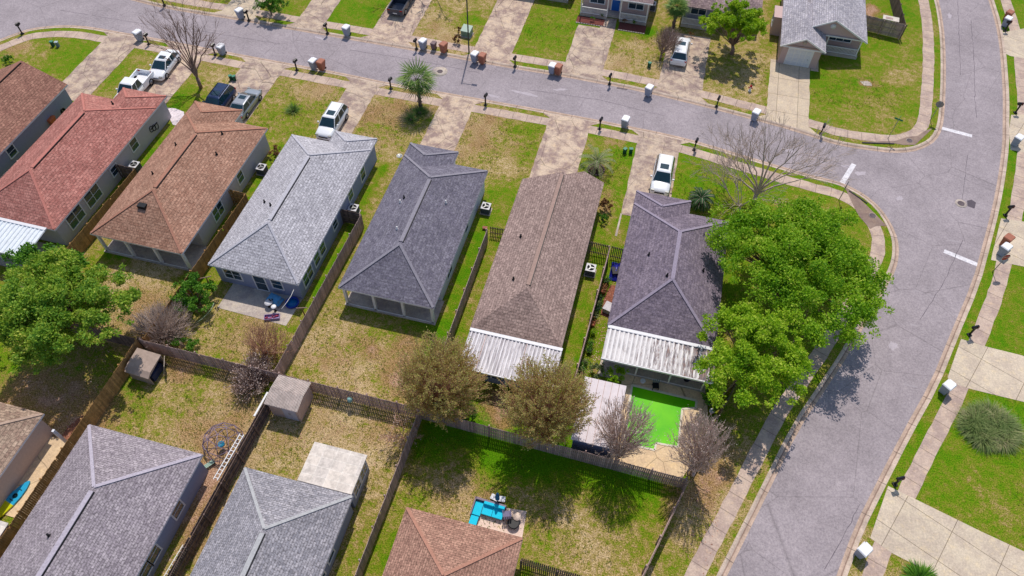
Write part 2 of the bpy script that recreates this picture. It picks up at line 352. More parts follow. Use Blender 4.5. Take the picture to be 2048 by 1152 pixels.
for a in [(500, 150, 2, .55, 0), (690, 200, 1.2, .7, .2), (830, 180, 1.5, .9, .55), (790, 240, 1.2, .8, .5), (980, 240, 1.6, .9, .55), (960, 290, 1.4, .85, .45), (930, 250, 1.2, .8, .4), (1020, 300, 1.4, .6, .2), (640, 640, 1.5, .4, 0), (660, 720, 1.8, .85, .35), (720, 690, 1.6, .85, .3), (700, 650, 1.6, .75, .1), (770, 660, 1.4, .7, 0), (620, 710, 1.2, .7, .3), (440, 640, 1.4, .45, 0), (520, 650, 1.6, .7, .4), (470, 670, 2, .78, .25), (260, 590, 1.8, .9, .4), (340, 560, 2, .75, 0), (820, 760, 1.2, .85, .9), (800, 700, 1, .75, .75), (1010, 825, 1.2, .8, .8), (560, 880, 1.5, .9, .3), (640, 830, 1.6, .85, .3), (760, 860, 1.6, .88, .35), (680, 860, 1.5, .9, .3), (600, 860, 1.5, .8, .2), (700, 930, 1.5, .7, .1), (780, 900, 1.2, .7, .2), (660, 1060, 1.5, .75, .2), (450, 880, 1.5, .9, .8), (410, 900, 1.4, .9, .85), (480, 840, 1.3, .8, .5), (370, 850, 1.6, .8, .4), (300, 830, 2, .5, 0), (900, 990, 1.8, .85, .25), (960, 985, 1.5, .85, .3), (1080, 1030, 1.2, .75, .25), (1120, 1070, 1.8, .7, .1), (1200, 1100, 1.8, .7, .1), (1150, 1130, 1.6, .7, .1), (900, 965, 2.2, .0, 0), (980, 960, 2.2, -.05, 0), (1070, 985, 2.2, -.05, 0), (1150, 1000, 2, .05, 0), (1240, 1030, 2, .1, 0), (1310, 1030, 1.6, .1, 0), (920, 900, 3, -.12, 0), (960, 930, 3, -.12, 0), (1020, 920, 3, -.12, 0), (1100, 950, 3, -.12, 0), (1200, 950, 3, -.1, 0), (1280, 990, 2.5, -.05, 0), (1090, 985, 2, -.05, 0), (1240, 130, 1.6, .85, .3), (1290, 90, 1.2, .8, .3), (1450, 160, 1.4, .85, .3), (1500, 150, 1.4, .85, .2), (1530, 60, 1.2, .8, .3), (870, 60, 1.5, .85, .35), (900, 80, 1.2, .8, .3), (560, 165, 1, .6, .2), (420, 130, 1.5, .65, .2), (480, 150, 1.4, .75, .25), (265, 115, 1.5, .6, 0), (30, 95, 1.4, .85, .4), (1420, 960, 1.5, .85, .7), (1440, 900, 1.6, .8, .5), (1400, 1010, 1.2, .7, .3), (1380, 1100, 1.4, .6, 0), (1690, 200, 2, .5, 0), (1760, 130, 2, .4, 0),
          (150, 110, 4, .2, 0), (60, 110, 2, .6, 0), (20, 100, 2, .7, .3), (240, 125, 2.5, .3, 0), (440, 150, 3, .6, 0), (370, 200, 2.5, .2, 0), (575, 170, 2, .6, 0), (640, 180, 2, .85, .35), (600, 230, 3, .35, 0), (745, 225, 2.2, .9, .55), (800, 215, 2, .85, .45), (760, 280, 2.5, .6, .2), (870, 215, 1.5, .8, .3),
          (960, 260, 2.2, .85, .4), (930, 300, 2, .8, .3), (1000, 330, 2.5, .65, 0), (1050, 260, 2.5, .3, 0), (1000, 400, 2.5, .3, 0), (1240, 320, 3, .25, 0), (1230, 290, 1.2, .7, .35), (1210, 400, 1.2, .7, .4), (1235, 460, 1.5, .3, 0), (1400, 350, 4, .15, 0), (1480, 400, 3, .25, 0),
          (1260, 110, 3, .75, .1), (1200, 60, 2, .4, 0), (1320, 150, 2, .8, .2), (1480, 190, 3, .7, 0), (1520, 120, 3, .65, 0), (1090, 60, 4, .25, 0), (880, 50, 4, .68, .1), (840, 80, 2, .85, .3), (945, 40, 2, .15, 0), (700, 30, 4, .15, 0),
          (1740, 150, 6, .32, 0), (1800, 150, 2.5, .55, 0), (1760, 230, 3, .5, 0), (1730, 170, .9, .5, .75), (1690, 100, 3, .2, 0), (1780, 20, 4, .15, 0), (1740, 25, 1.5, .8, .9),
          (230, 560, 3, .85, .15), (290, 620, 3, .9, .45), (300, 550, 2, .8, 0), (400, 540, 2, .3, 0), (300, 660, 2, .9, .6), (180, 530, 2, .35, 0), (440, 660, 3, .5, 0), (480, 690, 3, .75, .2), (430, 700, 2, .6, 0), (600, 650, 1.5, .35, 0), (640, 680, 2, .8, .1), (690, 700, 3, .75, .1), (750, 650, 3, .6, 0), (740, 710, 2, .3, 0), (755, 705, .9, .6, .8), (790, 770, 1.2, .8, .9), (830, 700, 2, .35, .2), (700, 760, 3, .8, .15), (800, 720, 1.0, .6, .85), (780, 640, 2, .45, 0), (1000, 820, 1.6, .85, .75), (960, 790, 2, .35, 0), (1180, 700, 2, .3, 0), (1150, 560, 4, .25, 0),
          (60, 790, 3, .5, .6), (95, 800, 2.2, .6, .85), (140, 780, 1.5, .6, .8), (130, 800, 3, .5, .55), (20, 740, 3, .3, 0), (160, 850, 3, .7, .7), (240, 790, 3, .2, .2), (90, 900, 3, .7, .8), (330, 800, 4, .55, 0), (420, 800, 4, .5, 0), (430, 890, 3, .85, .6), (400, 870, 3, .8, .3), (470, 770, 2, .8, .4), (420, 950, 2.5, .8, .8), (380, 1040, 2, .8, .8), (370, 730, 1.5, .8, .7),
          (640, 850, 4, .8, .12), (720, 880, 4, .8, .1), (560, 900, 3, .7, 0), (800, 830, 2, .75, .2), (690, 1000, 3, .72, 0), (700, 1100, 3, .6, 0),
          (950, 900, 3, -.1, 0), (900, 980, 3, .7, 0), (1050, 1000, 2, .6, .0), (1150, 1050, 3, .7, 0), (1250, 1100, 4, .62, 0), (900, 1010, 2, .8, .2), (760, 1100, 2.2, .15, 0), (830, 1000, 2, .5, 0), (1330, 1100, 2, .3, 0), (1440, 930, 3, .7, .3), (1400, 980, 2, .8, .6), (1500, 900, 2, .6, .2), (1370, 1060, 1.6, .8, .2),
          (1950, 950, 7, .15, 0), (1990, 1000, 3, .45, 0), (2040, 620, 4, .2, 0)]:
    sp(a[0], a[1], a[2], a[3], a[4])
def lawn(poly, inner, name):
    vs, fs = cdt(poly, .75, inner); me = bpy.data.meshes.new(name)
    me.from_pydata([(v.x, v.y, .0) for v in vs], [], [tuple(f) for f in fs]); ca = me.color_attributes.new('mask', 'FLOAT_COLOR', 'POINT')
    for i, v in enumerate(vs):
        dry, n = .4, 0
        for x0, x1, y0, y1, d in BASE:
            if x0 <= v.x < x1 and y0 <= v.y < y1: dry = d; break
        dirt = 0.0
        jx, jy = v.x + 1.6 * noise.noise((v.x * .6, v.y * .6, 0)), v.y + 1.6 * noise.noise((v.x * .6, v.y * .6, 9))
        for x, y, r, d, di in SPL:
            q = ((jx - x) ** 2 + (jy - y) ** 2) / (r * r)
            if q < 4: g = math.exp(-q * 1.3); dry += (d - dry) * g; dirt = max(dirt, (di or 0) * g)
        ca.data[i].color = (dry + .02, dirt, 0, 1)
    me.materials.append(M['grass']); me.update(); o = bpy.data.objects.new(name, me); COL.objects.link(o)
    bm = bmesh.new(); bm.from_mesh(me)
    for f in bm.faces:
        if f.normal.z < 0: f.normal_flip()
    bm.to_mesh(me); bm.free()
    return tag(o, kind='structure')
So = offset(Sg, .56); No = offset(Ng, .56); Eo = offset(Eg, .56)
lawn(So + [Vector((-115, So[-1].y, 0)), Vector((-115, -30, 0)), Vector((So[0].x, -30, 0))], (-72, 36, 2, 66), 'lawn')
lawn(No + [Vector((No[-1].x, 140, 0)), Vector((-115, 140, 0)), Vector((-115, No[0].y, 0))], (-62, 34, 60, 92), 'lawn')
lawn(Eo + [Vector((90, Eo[-1].y, 0)), Vector((90, Eo[0].y, 0))], (16, 46, 12, 96), 'lawn')
def kerbmat():
    t = NT('kerb_concrete_worn'); c = lin((204, 184, 168)); s = t.n('ShaderNodeSeparateXYZ'); t.l(t.uv(), s.inputs[0]); pos = t.pos()
    col = t.ramp(t.noise(pos, .8, 5, .7), [(.35, tuple(v * .72 for v in c)), (.65, tuple(v * 1.1 for v in c))])
    col = t.mix(1, col, t.ramp(t.noise(pos, 7, 3, .8), [(.3, (.8,) * 3), (.7, (1.2,) * 3)]), 'MULTIPLY')
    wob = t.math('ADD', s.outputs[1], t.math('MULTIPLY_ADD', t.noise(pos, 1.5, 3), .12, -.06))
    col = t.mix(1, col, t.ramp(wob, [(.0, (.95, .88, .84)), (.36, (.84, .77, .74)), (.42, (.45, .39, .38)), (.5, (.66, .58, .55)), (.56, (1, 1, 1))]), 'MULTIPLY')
    fr = t.math('FRACT', t.math('DIVIDE', s.outputs[0], 3.0)); d = t.math('LESS_THAN', fr, .02); col = t.mix(t.math('MULTIPLY', d, .7), col, (.1, .08, .07)); return t.fin(col, .9, .2)
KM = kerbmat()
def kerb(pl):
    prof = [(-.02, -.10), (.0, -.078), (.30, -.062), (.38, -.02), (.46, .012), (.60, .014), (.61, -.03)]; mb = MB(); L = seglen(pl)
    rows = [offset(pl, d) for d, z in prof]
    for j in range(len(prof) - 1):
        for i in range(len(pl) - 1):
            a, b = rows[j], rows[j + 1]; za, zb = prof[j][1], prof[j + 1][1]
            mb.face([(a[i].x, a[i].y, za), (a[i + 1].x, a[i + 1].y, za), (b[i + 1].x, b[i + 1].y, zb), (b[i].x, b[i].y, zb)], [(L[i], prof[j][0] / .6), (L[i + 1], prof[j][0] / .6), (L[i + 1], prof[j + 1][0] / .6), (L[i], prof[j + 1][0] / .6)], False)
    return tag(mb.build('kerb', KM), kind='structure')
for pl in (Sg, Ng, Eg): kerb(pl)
ribbon(Sg, 1.22, 2.42, .012, 'pavement', M['walk']); ribbon(Ng, 1.30, 2.56, .012, 'pavement', M['walk']); ribbon(Eg, 1.40, 2.66, .012, 'pavement', M['walk'])
def cut(pl, x, side=0):
    """y of polyline pl at x"""
    best = None
    for a, b in zip(pl, pl[1:]):
        if (a.x - x) * (b.x - x) <= 0 and abs(a.x - b.x) > 1e-6:
            y = a.y + (b.y - a.y) * (x - a.x) / (b.x - a.x)
            if best is None or abs(y - 60) < abs(best - 60): best = y
    return best
Sk = offset(Sg, .57); Nk = offset(Ng, .57); Sw = offset(Sg, 2.45); Nw = offset(Ng, 2.6); Sf = offset(Sg, 1.2); Nf = offset(Ng, 1.28)
def driveway(x0, x1, yend, mat, south=True, fl=.9, extra=None):
    k, wv, fr = (Sk, Sw, Sf) if south else (Nk, Nw, Nf)
    f = lambda pl, x: cut(pl, x)
    pts = [(x0, yend), (x0, f(fr, x0)), (x0 - fl, f(k, x0 - fl)), (x0, f(k, x0)), ((x0 + x1) / 2, f(k, (x0 + x1) / 2)), (x1, f(k, x1)), (x1 + fl, f(k, x1 + fl)), (x1, f(fr, x1)), (x1, yend)]
    q_ = []
    for (xa, ya), (xb, yb) in zip(pts, pts[1:]):
        n = max(1, int(math.hypot(xb - xa, yb - ya) / .6))
        for k in range(n): f_ = k / n; q_.append((xa + (xb - xa) * f_ + (rnd.uniform(-.05, .05) if abs(xa - xb) < .01 else 0), ya + (yb - ya) * f_))
    q_.append(pts[-1]); vs, fs = cdt([Vector(p) for p in q_]); mb = MB()
    mb.mesh([(v.x, v.y, .018) for v in vs], [tuple(q) for q in fs])
    o = mb.build('driveway', mat)
    bm = bmesh.new(); bm.from_mesh(o.data)
    for q in bm.faces:
        if q.normal.z < 0: q.normal_flip()
    bm.to_mesh(o.data); bm.free()
    return tag(o, kind='structure')
def flat(poly, z, name, mat, kind='structure', **k):
    vs, fs = cdt([Vector((p[0], p[1])) for p in poly]); mb = MB(); mb.mesh([(v.x, v.y, z) for v in vs], [tuple(q) for q in fs]); o = mb.build(name, mat)
    bm = bmesh.new(); bm.from_mesh(o.data)
    for q in bm.faces:
        if q.normal.z < 0: q.normal_flip()
    bm.to_mesh(o.data); bm.free(); return tag(o, kind=kind, **k)
driveway(-63.1, -58.9, 48.2, M['drive']); driveway(-55.2, -50.4, 48.8, M['drive_warm']); driveway(-45.6, -40.9, 48.8, M['drive'])
driveway(-33.0, -29.7, 46.5, M['drive']); driveway(-22.4, -18.8, 48.5, M['drive_warm']); driveway(-10.6, -6.2, 46.8, M['drive_warm']); driveway(-1.1, 3.2, 47.4, M['drive'])
flat([(-4.9 + 3.7, 44.6), (-1.1 + .1, 44.6), (-1.0, 47.5), (-1.15, 47.5)], .02, 'path', M['slab'])
driveway(-52.8, -48.6, 80, M['drive_new'], False); driveway(-43.4, -40.0, 80, M['drive'], False); driveway(-34.1, -29.3, 80, M['drive_warm'], False)
driveway(-21.6, -17.2, 81, M['drive_warm'], False); driveway(-11.0, -6.6, 76.0, M['drive'], False); driveway(-.3, 4.5, 77.5, M['drive'], False); driveway(11.5, 15.9, 75.4, M['drive_new'], False)
flat([(-8.4, 75.9), (-6.6, 75.9), (-6.75, 78.3), (-8.3, 78.3)], .022, 'path', M['drive'])
flat([(15.95, 74.4), (16.8, 74.4), (16.8, 78.4), (15.95, 78.4)], .022, 'path', M['drive_new'])
Ek = offset(Eg, .57)
def edrive(px, mat):
    return flat(W(px), .018, 'driveway', mat)
edrive([(2005, 65), (2075, 52), (2075, 122), (2020, 112), (2012, 108)], M['drive_e'])
edrive([(2022, 230), (2090, 228), (2090, 312), (2021, 300), (2018, 262)], M['drive_e'])
edrive([(2002, 437), (2080, 448), (2080, 540), (1982, 520), (1985, 505)], M['drive_e'])
edrive([(1922, 678), (1975, 694), (2080, 720), (2080, 812), (1941, 778), (1902, 766), (1895, 755)], M['drive_e'])
edrive([(1776, 972), (1838, 1002), (1960, 1062), (2080, 1118), (2080, 1200), (1930, 1180), (1785, 1107), (1740, 1076)], M['drive_e'])
for a in [((1683, 368), (1708, 328)), ((1883, 256), (1944, 272)), ((1888, 502), (1959, 531))]:
    p, q = P(*a[0], ZR), P(*a[1], ZR); d = (q - p).normalized(); n = Vector((-d.y, d.x, 0)) * .24; mb = MB()
    mb.face([v + Vector((0, 0, .004)) for v in (p - n, q - n, q + n, p + n)]); tag(mb.build('stop_line', M['line'], fixn=False), kind='structure')
flat([P(1720, 163), P(1735, 162), P(1742, 166), P(1744, 172), P(1728, 171)], .02, 'stone_patch', M['slab'])
M['tar'] = plain('tar_crack', (104, 96, 104), .95, .2); M['scuff'] = plain('worn_asphalt', (182, 172, 178), .95, .12, 5)
def crack(px, w_=.045):
    mb = MB(); pts = dense([P(a, b, ZR + .004) for a, b in px], .5); pts = [p + Vector((rnd.uniform(-.05, .05), rnd.uniform(-.05, .05), 0)) for p in pts]
    for a, b in zip(pts, pts[1:]):
        d = (b - a).normalized(); n = Vector((-d.y, d.x, 0)) * w_ * rnd.uniform(.3, .6); mb.face([a - n, b - n, b + n, a + n])
    tag(mb.build('road_crack', M['tar']), kind='structure')
for c in [[(1942, 40), (1948, 120), (1950, 200), (1953, 235)], [(1915, 0), (1918, 60), (1921, 150)], [(1610, 70 + 240), (1660, 320), (1700, 335)], [(700, 100), (820, 118), (960, 146)], [(1720, 1010), (1650, 1140)], [(1060, 180), (1200, 200), (1330, 232)], [(330, 50), (450, 70), (560, 88)], [(1840, 640), (1890, 560), (1925, 480)], [(120, 20), (240, 40), (300, 50)], [(1935, 310), (1925, 400)]]: crack(c)
def blob(cx, cy, r, sx, ang, mat):
    c = P(cx, cy); q = []
    for k in range(22): a = k / 22 * 6.283; rr = r * rnd.uniform(.55, 1.1); x, y = math.cos(a) * rr * sx, math.sin(a) * rr; q.append((c.x + x * math.cos(ang) - y * math.sin(ang), c.y + x * math.sin(ang) + y * math.cos(ang)))
    flat(q, ZR + .003, 'worn_patch', mat)
for b_ in [(1750, 1035, .5, 1.4, .9), (1787, 690, .45, 1.3, 1.2), (1052, 186, .25, 7, -.05), (1120, 178, .2, 5, .35), (985, 190, .2, 5, -.1), (1722, 345, .35, 2, .3), (1580, 300, .3, 3, -.2), (1800, 395, .3, 1.5, .8), (1690, 30 + 300, .25, 2, .1), (640, 75, .2, 4, -.2), (1900, 30, .3, 2, 1.4)]: blob(*b_, M['scuff'])
# ------------------------------------------------------------------ manholes, inlets
M['iron'] = plain('cast_iron', (96, 84, 88), .7, .2, 8)
def manhole(px, py, r0, r1, label, z=ZR):
    p = P(px, py, z); t = thing('manhole', label, 'manhole', p)
    mb = MB(); mb.lathe([(r1, 0), (r1, .012), (r0, .016)], n=28); mb.build('concrete_collar', M['slab'], t)
    mb = MB(); mb.lathe([(r0 + .0, .012), (r0, .022), (r0 * .8, .022), (r0 * .78, .017), (.05, .02)], n=22); mb.build('cover', M['iron'], t)
manhole(880, 143, .32, .85, 'round iron manhole with wide pale concrete collar beside the palm tree')
manhole(1922, 407, .33, .55, 'round iron manhole in pale ring beside dark square road patch')
manhole(1745, 431, .3, .34, 'small rusty manhole in the storm drain slab at the leafy corner', .03)
manhole(1819, 281, .3, .34, 'small brown manhole in the storm drain slab below the street name post', .03)
tag(flat([P(1935, 400), P(1944, 398), P(1953, 404), P(1950, 416), P(1936, 411)], ZR + .006, 'asphalt_patch', plain('tar_patch', (92, 84, 92), .9, .15)), kind='structure')
tag(flat([P(1234, 173), P(1256, 176), P(1254, 179), P(1233, 176)], ZR + .006, 'asphalt_patch', plain('tar_patch2', (110, 100, 104), .9, .2)), kind='structure')
for k, (pp, lb) in enumerate([([(1688, 372), (1700, 380), (1733, 411), (1762, 440), (1774, 452), (1752, 452), (1740, 458), (1716, 430)], 'pale concrete storm drain slab with long slot at the leafy corner'), ([(1722, 284), (1790, 287), (1805, 290), (1830, 290), (1866, 256), (1850, 262), (1835, 272), (1815, 274), (1790, 282)], 'pale concrete storm drain slab with dark slot at the lawn corner')]):
    t = thing('storm_inlet', lb, 'storm drain', P(*pp[0]))
    o0 = P(*pp[0]); vs, fs = cdt([Vector(((P(*q) - o0).x, (P(*q) - o0).y)) for q in pp]); mb = MB(); mb.mesh([(v.x, v.y, .022) for v in vs], [tuple(f) if True else f for f in fs]); o = mb.build('slab', M['kerb'], t, fixn=True)
    bm = bmesh.new(); bm.from_mesh(o.data)
    for q in bm.faces:
        if q.normal.z < 0: q.normal_flip()
    bm.to_mesh(o.data); bm.free()
    a, b = ((1698, 382), (1734, 407)) if k == 0 else ((1724, 286), (1788, 288)); mb = MB(); mb.bar(P(*a) - o0 + Vector((0, 0, .04)), P(*b) - o0 + Vector((0, 0, .04)), .13, .05); mb.build('slot', M['black'], t)
# ------------------------------------------------------------------ houses
SLOPE = .5
EAVE = 2.55
def uvface(mb, pts, off=0.0):
    pts = [Vector(p) for p in pts]; n = (pts[1] - pts[0]).cross(pts[2] - pts[0]).normalized()
    if n.z < 0: pts.reverse(); n = -n
    u = Vector((0, 0, 1)).cross(n).normalized(); v = n.cross(u)
    mb.face(pts, [(p.dot(u) + off, p.dot(v) + off * .37) for p in pts])
def hip(mb, caps, x0, y0, x1, y1, e, s, south='hip', north='hip', dz=0.0, cap=True):
    hw = (x1 - x0) / 2; xm = (x0 + x1) / 2; zr = e + s * hw + dz; e = e + dz
    a = y0 + (hw if south == 'hip' else 0); b = y1 - (hw if north == 'hip' else 0)
    A, B, C, D = (x0, y0, e), (x1, y0, e), (x1, y1, e), (x0, y1, e); R0, R1 = (xm, a, zr), (xm, b, zr)
    uvface(mb, [D, A, R0, R1], x0); uvface(mb, [B, C, R1, R0], x1 + 3)
    if south == 'hip':
        uvface(mb, [A, B, R0], 5.1)
        if cap: caps += [(A, R0), (B, R0)]
    if north == 'hip':
        uvface(mb, [C, D, R1], 7.7)
        if cap: caps += [(C, R1), (D, R1)]
    return R0, R1
def gable_tri(mb, x0, x1, y, e, s, sign):
    xm = (x0 + x1) / 2; zr = e + s * (x1 - x0) / 2; q = [(x0, y, e), (x1, y, e), (xm, y, zr)]
    mb.face(q if sign < 0 else q[::-1])
def window(parent, side, a, w, z0, h, wall, mull=1):
    """side S/N/E/W, a = centre along the wall in house coordinates, wall = wall plane coordinate"""
    def m4():
        if side == 'S': m = Matrix.Rotation(0, 4, 'Z'); m.translation = (a, wall, z0)
        elif side == 'N': m = Matrix.Rotation(math.pi, 4, 'Z'); m.translation = (a, wall, z0)
        elif side == 'E': m = Matrix.Rotation(math.pi / 2, 4, 'Z'); m.translation = (wall, a, z0)
        else: m = Matrix.Rotation(-math.pi / 2, 4, 'Z'); m.translation = (wall, a, z0)
        return m
    m = m4(); mb = MB(); t = .11; h2 = w / 2
    mb.box(-h2 - t, -.06, -t, h2 + t, .03, 0, m); mb.box(-h2 - t, -.05, h, h2 + t, .03, h + t, m)
    mb.box(-h2 - t, -.05, 0, -h2, .03, h, m); mb.box(h2, -.05, 0, h2 + t, .03, h, m)
    for k in range(mull): x = -h2 + w * (k + 1) / (mull + 1); mb.box(x - .03, -.045, 0, x + .03, .03, h, m)
    mb.box(-h2, -.04, h / 2 - .02, h2, .02, h / 2 + .02, m)
    f = mb.build('window', M['trim'], parent)
    g = MB(); g.box(-h2, -.02, 0, h2, .02, h, m); g.build('pane', M['glass'], f)
def rooffinish(t, mb, caps, roofmat, capmat, ridge, vent=True, capw=.26):
    r = mb.build('roof', roofmat, t)
    if caps:
        for p, q in caps:
            c = MB(); p, q = Vector(p), Vector(q); n = max(2, int((q - p).length / .3))
            c.bar(p + (q - p) * .02, q, capw, .05, .015)
            c.build('hip_cap', capmat, r)
    if ridge:
        c = MB(); (x, y0, z), (_, y1, _) = ridge
        if vent:
            c.box(x - .16, y0 + .3, z - .1, x + .16, y1 - .3, z + .035); c.build('ridge_vent', capmat, r)
            d = MB(); d.box(x + .16, y0 + .3, z - .13, x + .215, y1 - .3, z + .0); d.box(x - .18, y0 + .3, z - .13, x - .16, y1 - .3, z - .01); d.build('vent_slot', M['black'], r)
        else: c.box(x - .16, y0, z - .08, x + .16, y1, z + .03); c.build('ridge_cap', capmat, r)
    return r
def house(label, x0, y0, x1, y1, roofmat, capmat, wallmat, wing=None, wingkind='hip', south='hip', north='hip', porch=0, wins=(), pipes=(), e=EAVE, s=SLOPE, ridgevent=True, capw=.2, cap=True, ov=.3, name='house', posts=4, dog=0, cat='house'):
    t = thing(name, label, cat, (x0, y0, 0)); W_, L = x1 - x0, y1 - y0
    mb = MB(); caps = []
    R0, R1 = hip(mb, caps, 0, 0, W_, L, e, s, south, north, cap=cap)
    f = MB(); th = .17
    f.box(0, 0, e - th, W_, .03, e - .004); f.box(0, .03, e - th, .03, L, e - .004); f.box(W_ - .03, .03, e - th, W_, L, e - .004); f.box(.03, L - .03, e - th, W_ - .03, L, e - .004)
    sof = MB(); sof.box(.03, .03, e - .1, W_ - .03, L - .03, e - .06)
    wl = MB(); ya = ov + porch; wl.prism([(ov, ya), (W_ - ov, ya), (W_ - ov, L - ov), (ov, L - ov)], -.05, e - .1, top=False)
    if north == 'gable': gable_tri(wl, ov, W_ - ov, L - ov, e - .02, s * .98, 1)
    if wing:
        xa, xb, yf = wing; yf -= y0; xa -= x0; xb -= x0; hw = (xb - xa) / 2; ys = L - W_ / 2 - .2
        if wingkind == 'hip': hip(mb, caps, xa, ys, xb, yf, e, s, 'flat', 'hip', .006, cap)
        else:
            hip(mb, caps, xa, ys, xb, yf, e, s, 'flat', 'gable', .006, cap); gable_tri(wl, xa + ov, xb - ov, yf - ov, e - .02, s * .98, 1)
        f.box(xa, L, e - th, xa + .03, yf, e - .002); f.box(xb - .03, L, e - th, xb, yf, e - .002)
        if wingkind == 'hip': f.box(xa + .03, yf - .03, e - th, xb - .03, yf, e - .002)
        sof.box(xa + .03, L - .03, e - .105, xb - .03, yf - .03, e - .065)
        wl.prism([(xa + ov, L - ov), (xb - ov, L - ov), (xb - ov, yf - ov), (xa + ov, yf - ov)], -.05, e - .1, top=False)
    r = rooffinish(t, mb, caps, roofmat, capmat, (R0, R1), ridgevent, capw)
    f.build('fascia', M['trim'], t); sof.build('soffit', M['trim'], t); wl.build('wall', wallmat, t)
    for p in pipes:
        px_, py_, kind = p; xx, yy = px_ - x0, py_ - y0; zz = e + s * min(xx, W_ - xx, yy) if True else 0
        c = MB()
        if kind == 'vent': c.box(xx - .38, yy - .22, zz - .1, xx + .38, yy + .25, zz + .22); c.build('roof_vent', M['black'], r)
        else: c.lathe([(.07, -.1), (.07, .32)], (xx, yy, zz), 8); c.lathe([(.14, 0), (.08, .08)], (xx, yy, zz), 8); c.build('vent_pipe', M['black'] if kind == 'd' else M['white'], r)
    if porch:
        c = MB(); c.box(.1, .05, -.03, W_ - .1, ya, .06); c.build('patio_slab', M['slab'], t)
        for k in range(posts):
            c = MB(); xx = .32 + (W_ - .64) * k / (posts - 1); c.box(xx - .11, .2, .06, xx + .11, .42, e - .1); c.build('post', M['white'], t)
        c = MB(); c.box(.2, .2, .06, W_ - .2, .23, .16); c.box(.2, .25, e - .3, W_ - .2, .37, e - .1); c.build('screen_rail', M['white'], t)
    for wn in wins:
        side = wn[0]; wall = {'S': ya, 'E': W_ - ov, 'W': ov, 'N': L - ov}[side] + {'S': -.0, 'E': 0, 'W': 0, 'N': 0}[side]
        window(t, side, wn[1] - (y0 if side in 'EW' else x0), wn[2], wn[3], wn[4], wall, wn[5] if len(wn) > 5 else 0)
    return t, r
def shade(a, b, **k): return shingle('shingles', a, b, **k)
RM = dict(
    a0=shade((166, 124, 108), (140, 100, 88)), h1=shade((190, 132, 122), (164, 106, 98)), h2=shade((182, 142, 122), (156, 116, 98)), h3=shade((196, 193, 199), (172, 169, 176), spread=.2), h4=shade((130, 126, 138), (106, 102, 116), spread=.2, mort=.6),
    h5=shade((174, 150, 142), (146, 124, 118), spread=.2), h6=shade((136, 124, 136), (110, 100, 114), spread=.25, mort=.6), b1=shade((186, 162, 142), (148, 122, 108)), b2=shade((172, 162, 168), (144, 134, 142), spread=.2, bw=.34, rh=.18), b3=shade((172, 168, 174), (140, 138, 146), spread=.2, bw=.34, rh=.18), b4=shade((184, 144, 126), (156, 118, 104), bw=.34, rh=.18),
    t=shade((192, 186, 192), (160, 156, 166)), t3=shade((168, 146, 142), (136, 116, 120)))
def capm(c): return plain('ridge_shingles', c, .9, .18, 8, spec=.1)
WM = dict(blue=plain('blue_grey_siding', (150, 152, 172), .8, .05), grey=plain('grey_siding', (188, 182, 186), .8, .05), white=plain('pale_siding', (206, 208, 222), .8, .05), tan=plain('tan_stucco', (196, 176, 166), .85, .06), dblue=plain('blue_shade_tinted_wall', (146, 154, 182), .8, .06), pink=plain('pinkish_beige_siding', (200, 172, 166), .8, .05), beige=plain('beige_stucco', (182, 170, 160), .85, .05))  # dblue: bluish shade of the east side is mixed into the wall colour
house('house with brown shingle roof and grey blue walls at the upper left corner', -67.6, 30.0, -59.2, 47.9, RM['a0'], capm((150, 108, 94)), WM['blue'], north='gable', cap=False, wins=[('E', 38.6, .9, 1.1, 1.0), ('E', 34.5, .9, 1.1, 1.0)])
house('house with dusty red shingle roof and white sheet metal patio cover at its back', -57.0, 30.3, -48.45, 47.1, RM['h1'], capm((186, 122, 112)), WM['grey'], wing=(-53.4, -48.45, 48.95), wins=[('E', 42.6, 1.0, 1.0, 1.1), ('E', 39.1, .9, .9, .9), ('E', 35.6, 1.9, .7, 1.45, 1), ('E', 32.9, 1.9, .7, 1.45, 1)], pipes=[(-51.4, 45.0, 'd')])
t_, r_ = house('house with tan brown shingle roof, dark roof vent and open back porch', -45.3, 30.75, -36.45, 47.2, RM['h2'], capm((168, 122, 104)), WM['grey'], wing=(-45.3, -40.0, 49.0), porch=2.6, wins=[('E', 41.3, .9, .9, 1.2), ('E', 36.9, 1.5, .7, 1.4, 1), ('S', -42.8, 1.8, .1, 2.1, 1), ('S', -39, 1.4, .9, 1.2, 1)], pipes=[(-41.3, 33.7, 'vent'), (-39.2, 44, 'd'), (-42.6, 41.5, 'd'), (-42.7, 37.6, 'd'), (-38.6, 41.6, 'd')])
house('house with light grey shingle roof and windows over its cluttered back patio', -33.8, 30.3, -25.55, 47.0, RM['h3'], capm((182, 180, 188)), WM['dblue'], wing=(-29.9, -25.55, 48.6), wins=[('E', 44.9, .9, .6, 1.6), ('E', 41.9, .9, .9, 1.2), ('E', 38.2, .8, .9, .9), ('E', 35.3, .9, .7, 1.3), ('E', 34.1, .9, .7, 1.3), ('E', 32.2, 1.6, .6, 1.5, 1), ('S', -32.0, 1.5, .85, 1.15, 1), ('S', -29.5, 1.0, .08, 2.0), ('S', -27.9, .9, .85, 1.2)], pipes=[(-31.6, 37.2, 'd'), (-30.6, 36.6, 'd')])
house('house with dark charcoal shingle roof and open screened back porch', -22.3, 30.9, -14.0, 47.2, RM['h4'], capm((142, 138, 148)), WM['white'], wing=(-22.3, -17.4, 48.9), porch=2.3, wins=[('E', 35.8, 1.2, .8, 1.2, 1), ('E', 40.9, .9, .9, 1.1), ('S', -20.4, 1.8, .1, 2.0, 1), ('S', -16.6, 1.4, .8, 1.2, 1)], pipes=[(-19.9, 40.8, 'd'), (-16.2, 41.3, 'w'), (-19.1, 36.9, 'w'), (-20.1, 40.3, 'w')], capw=.22)
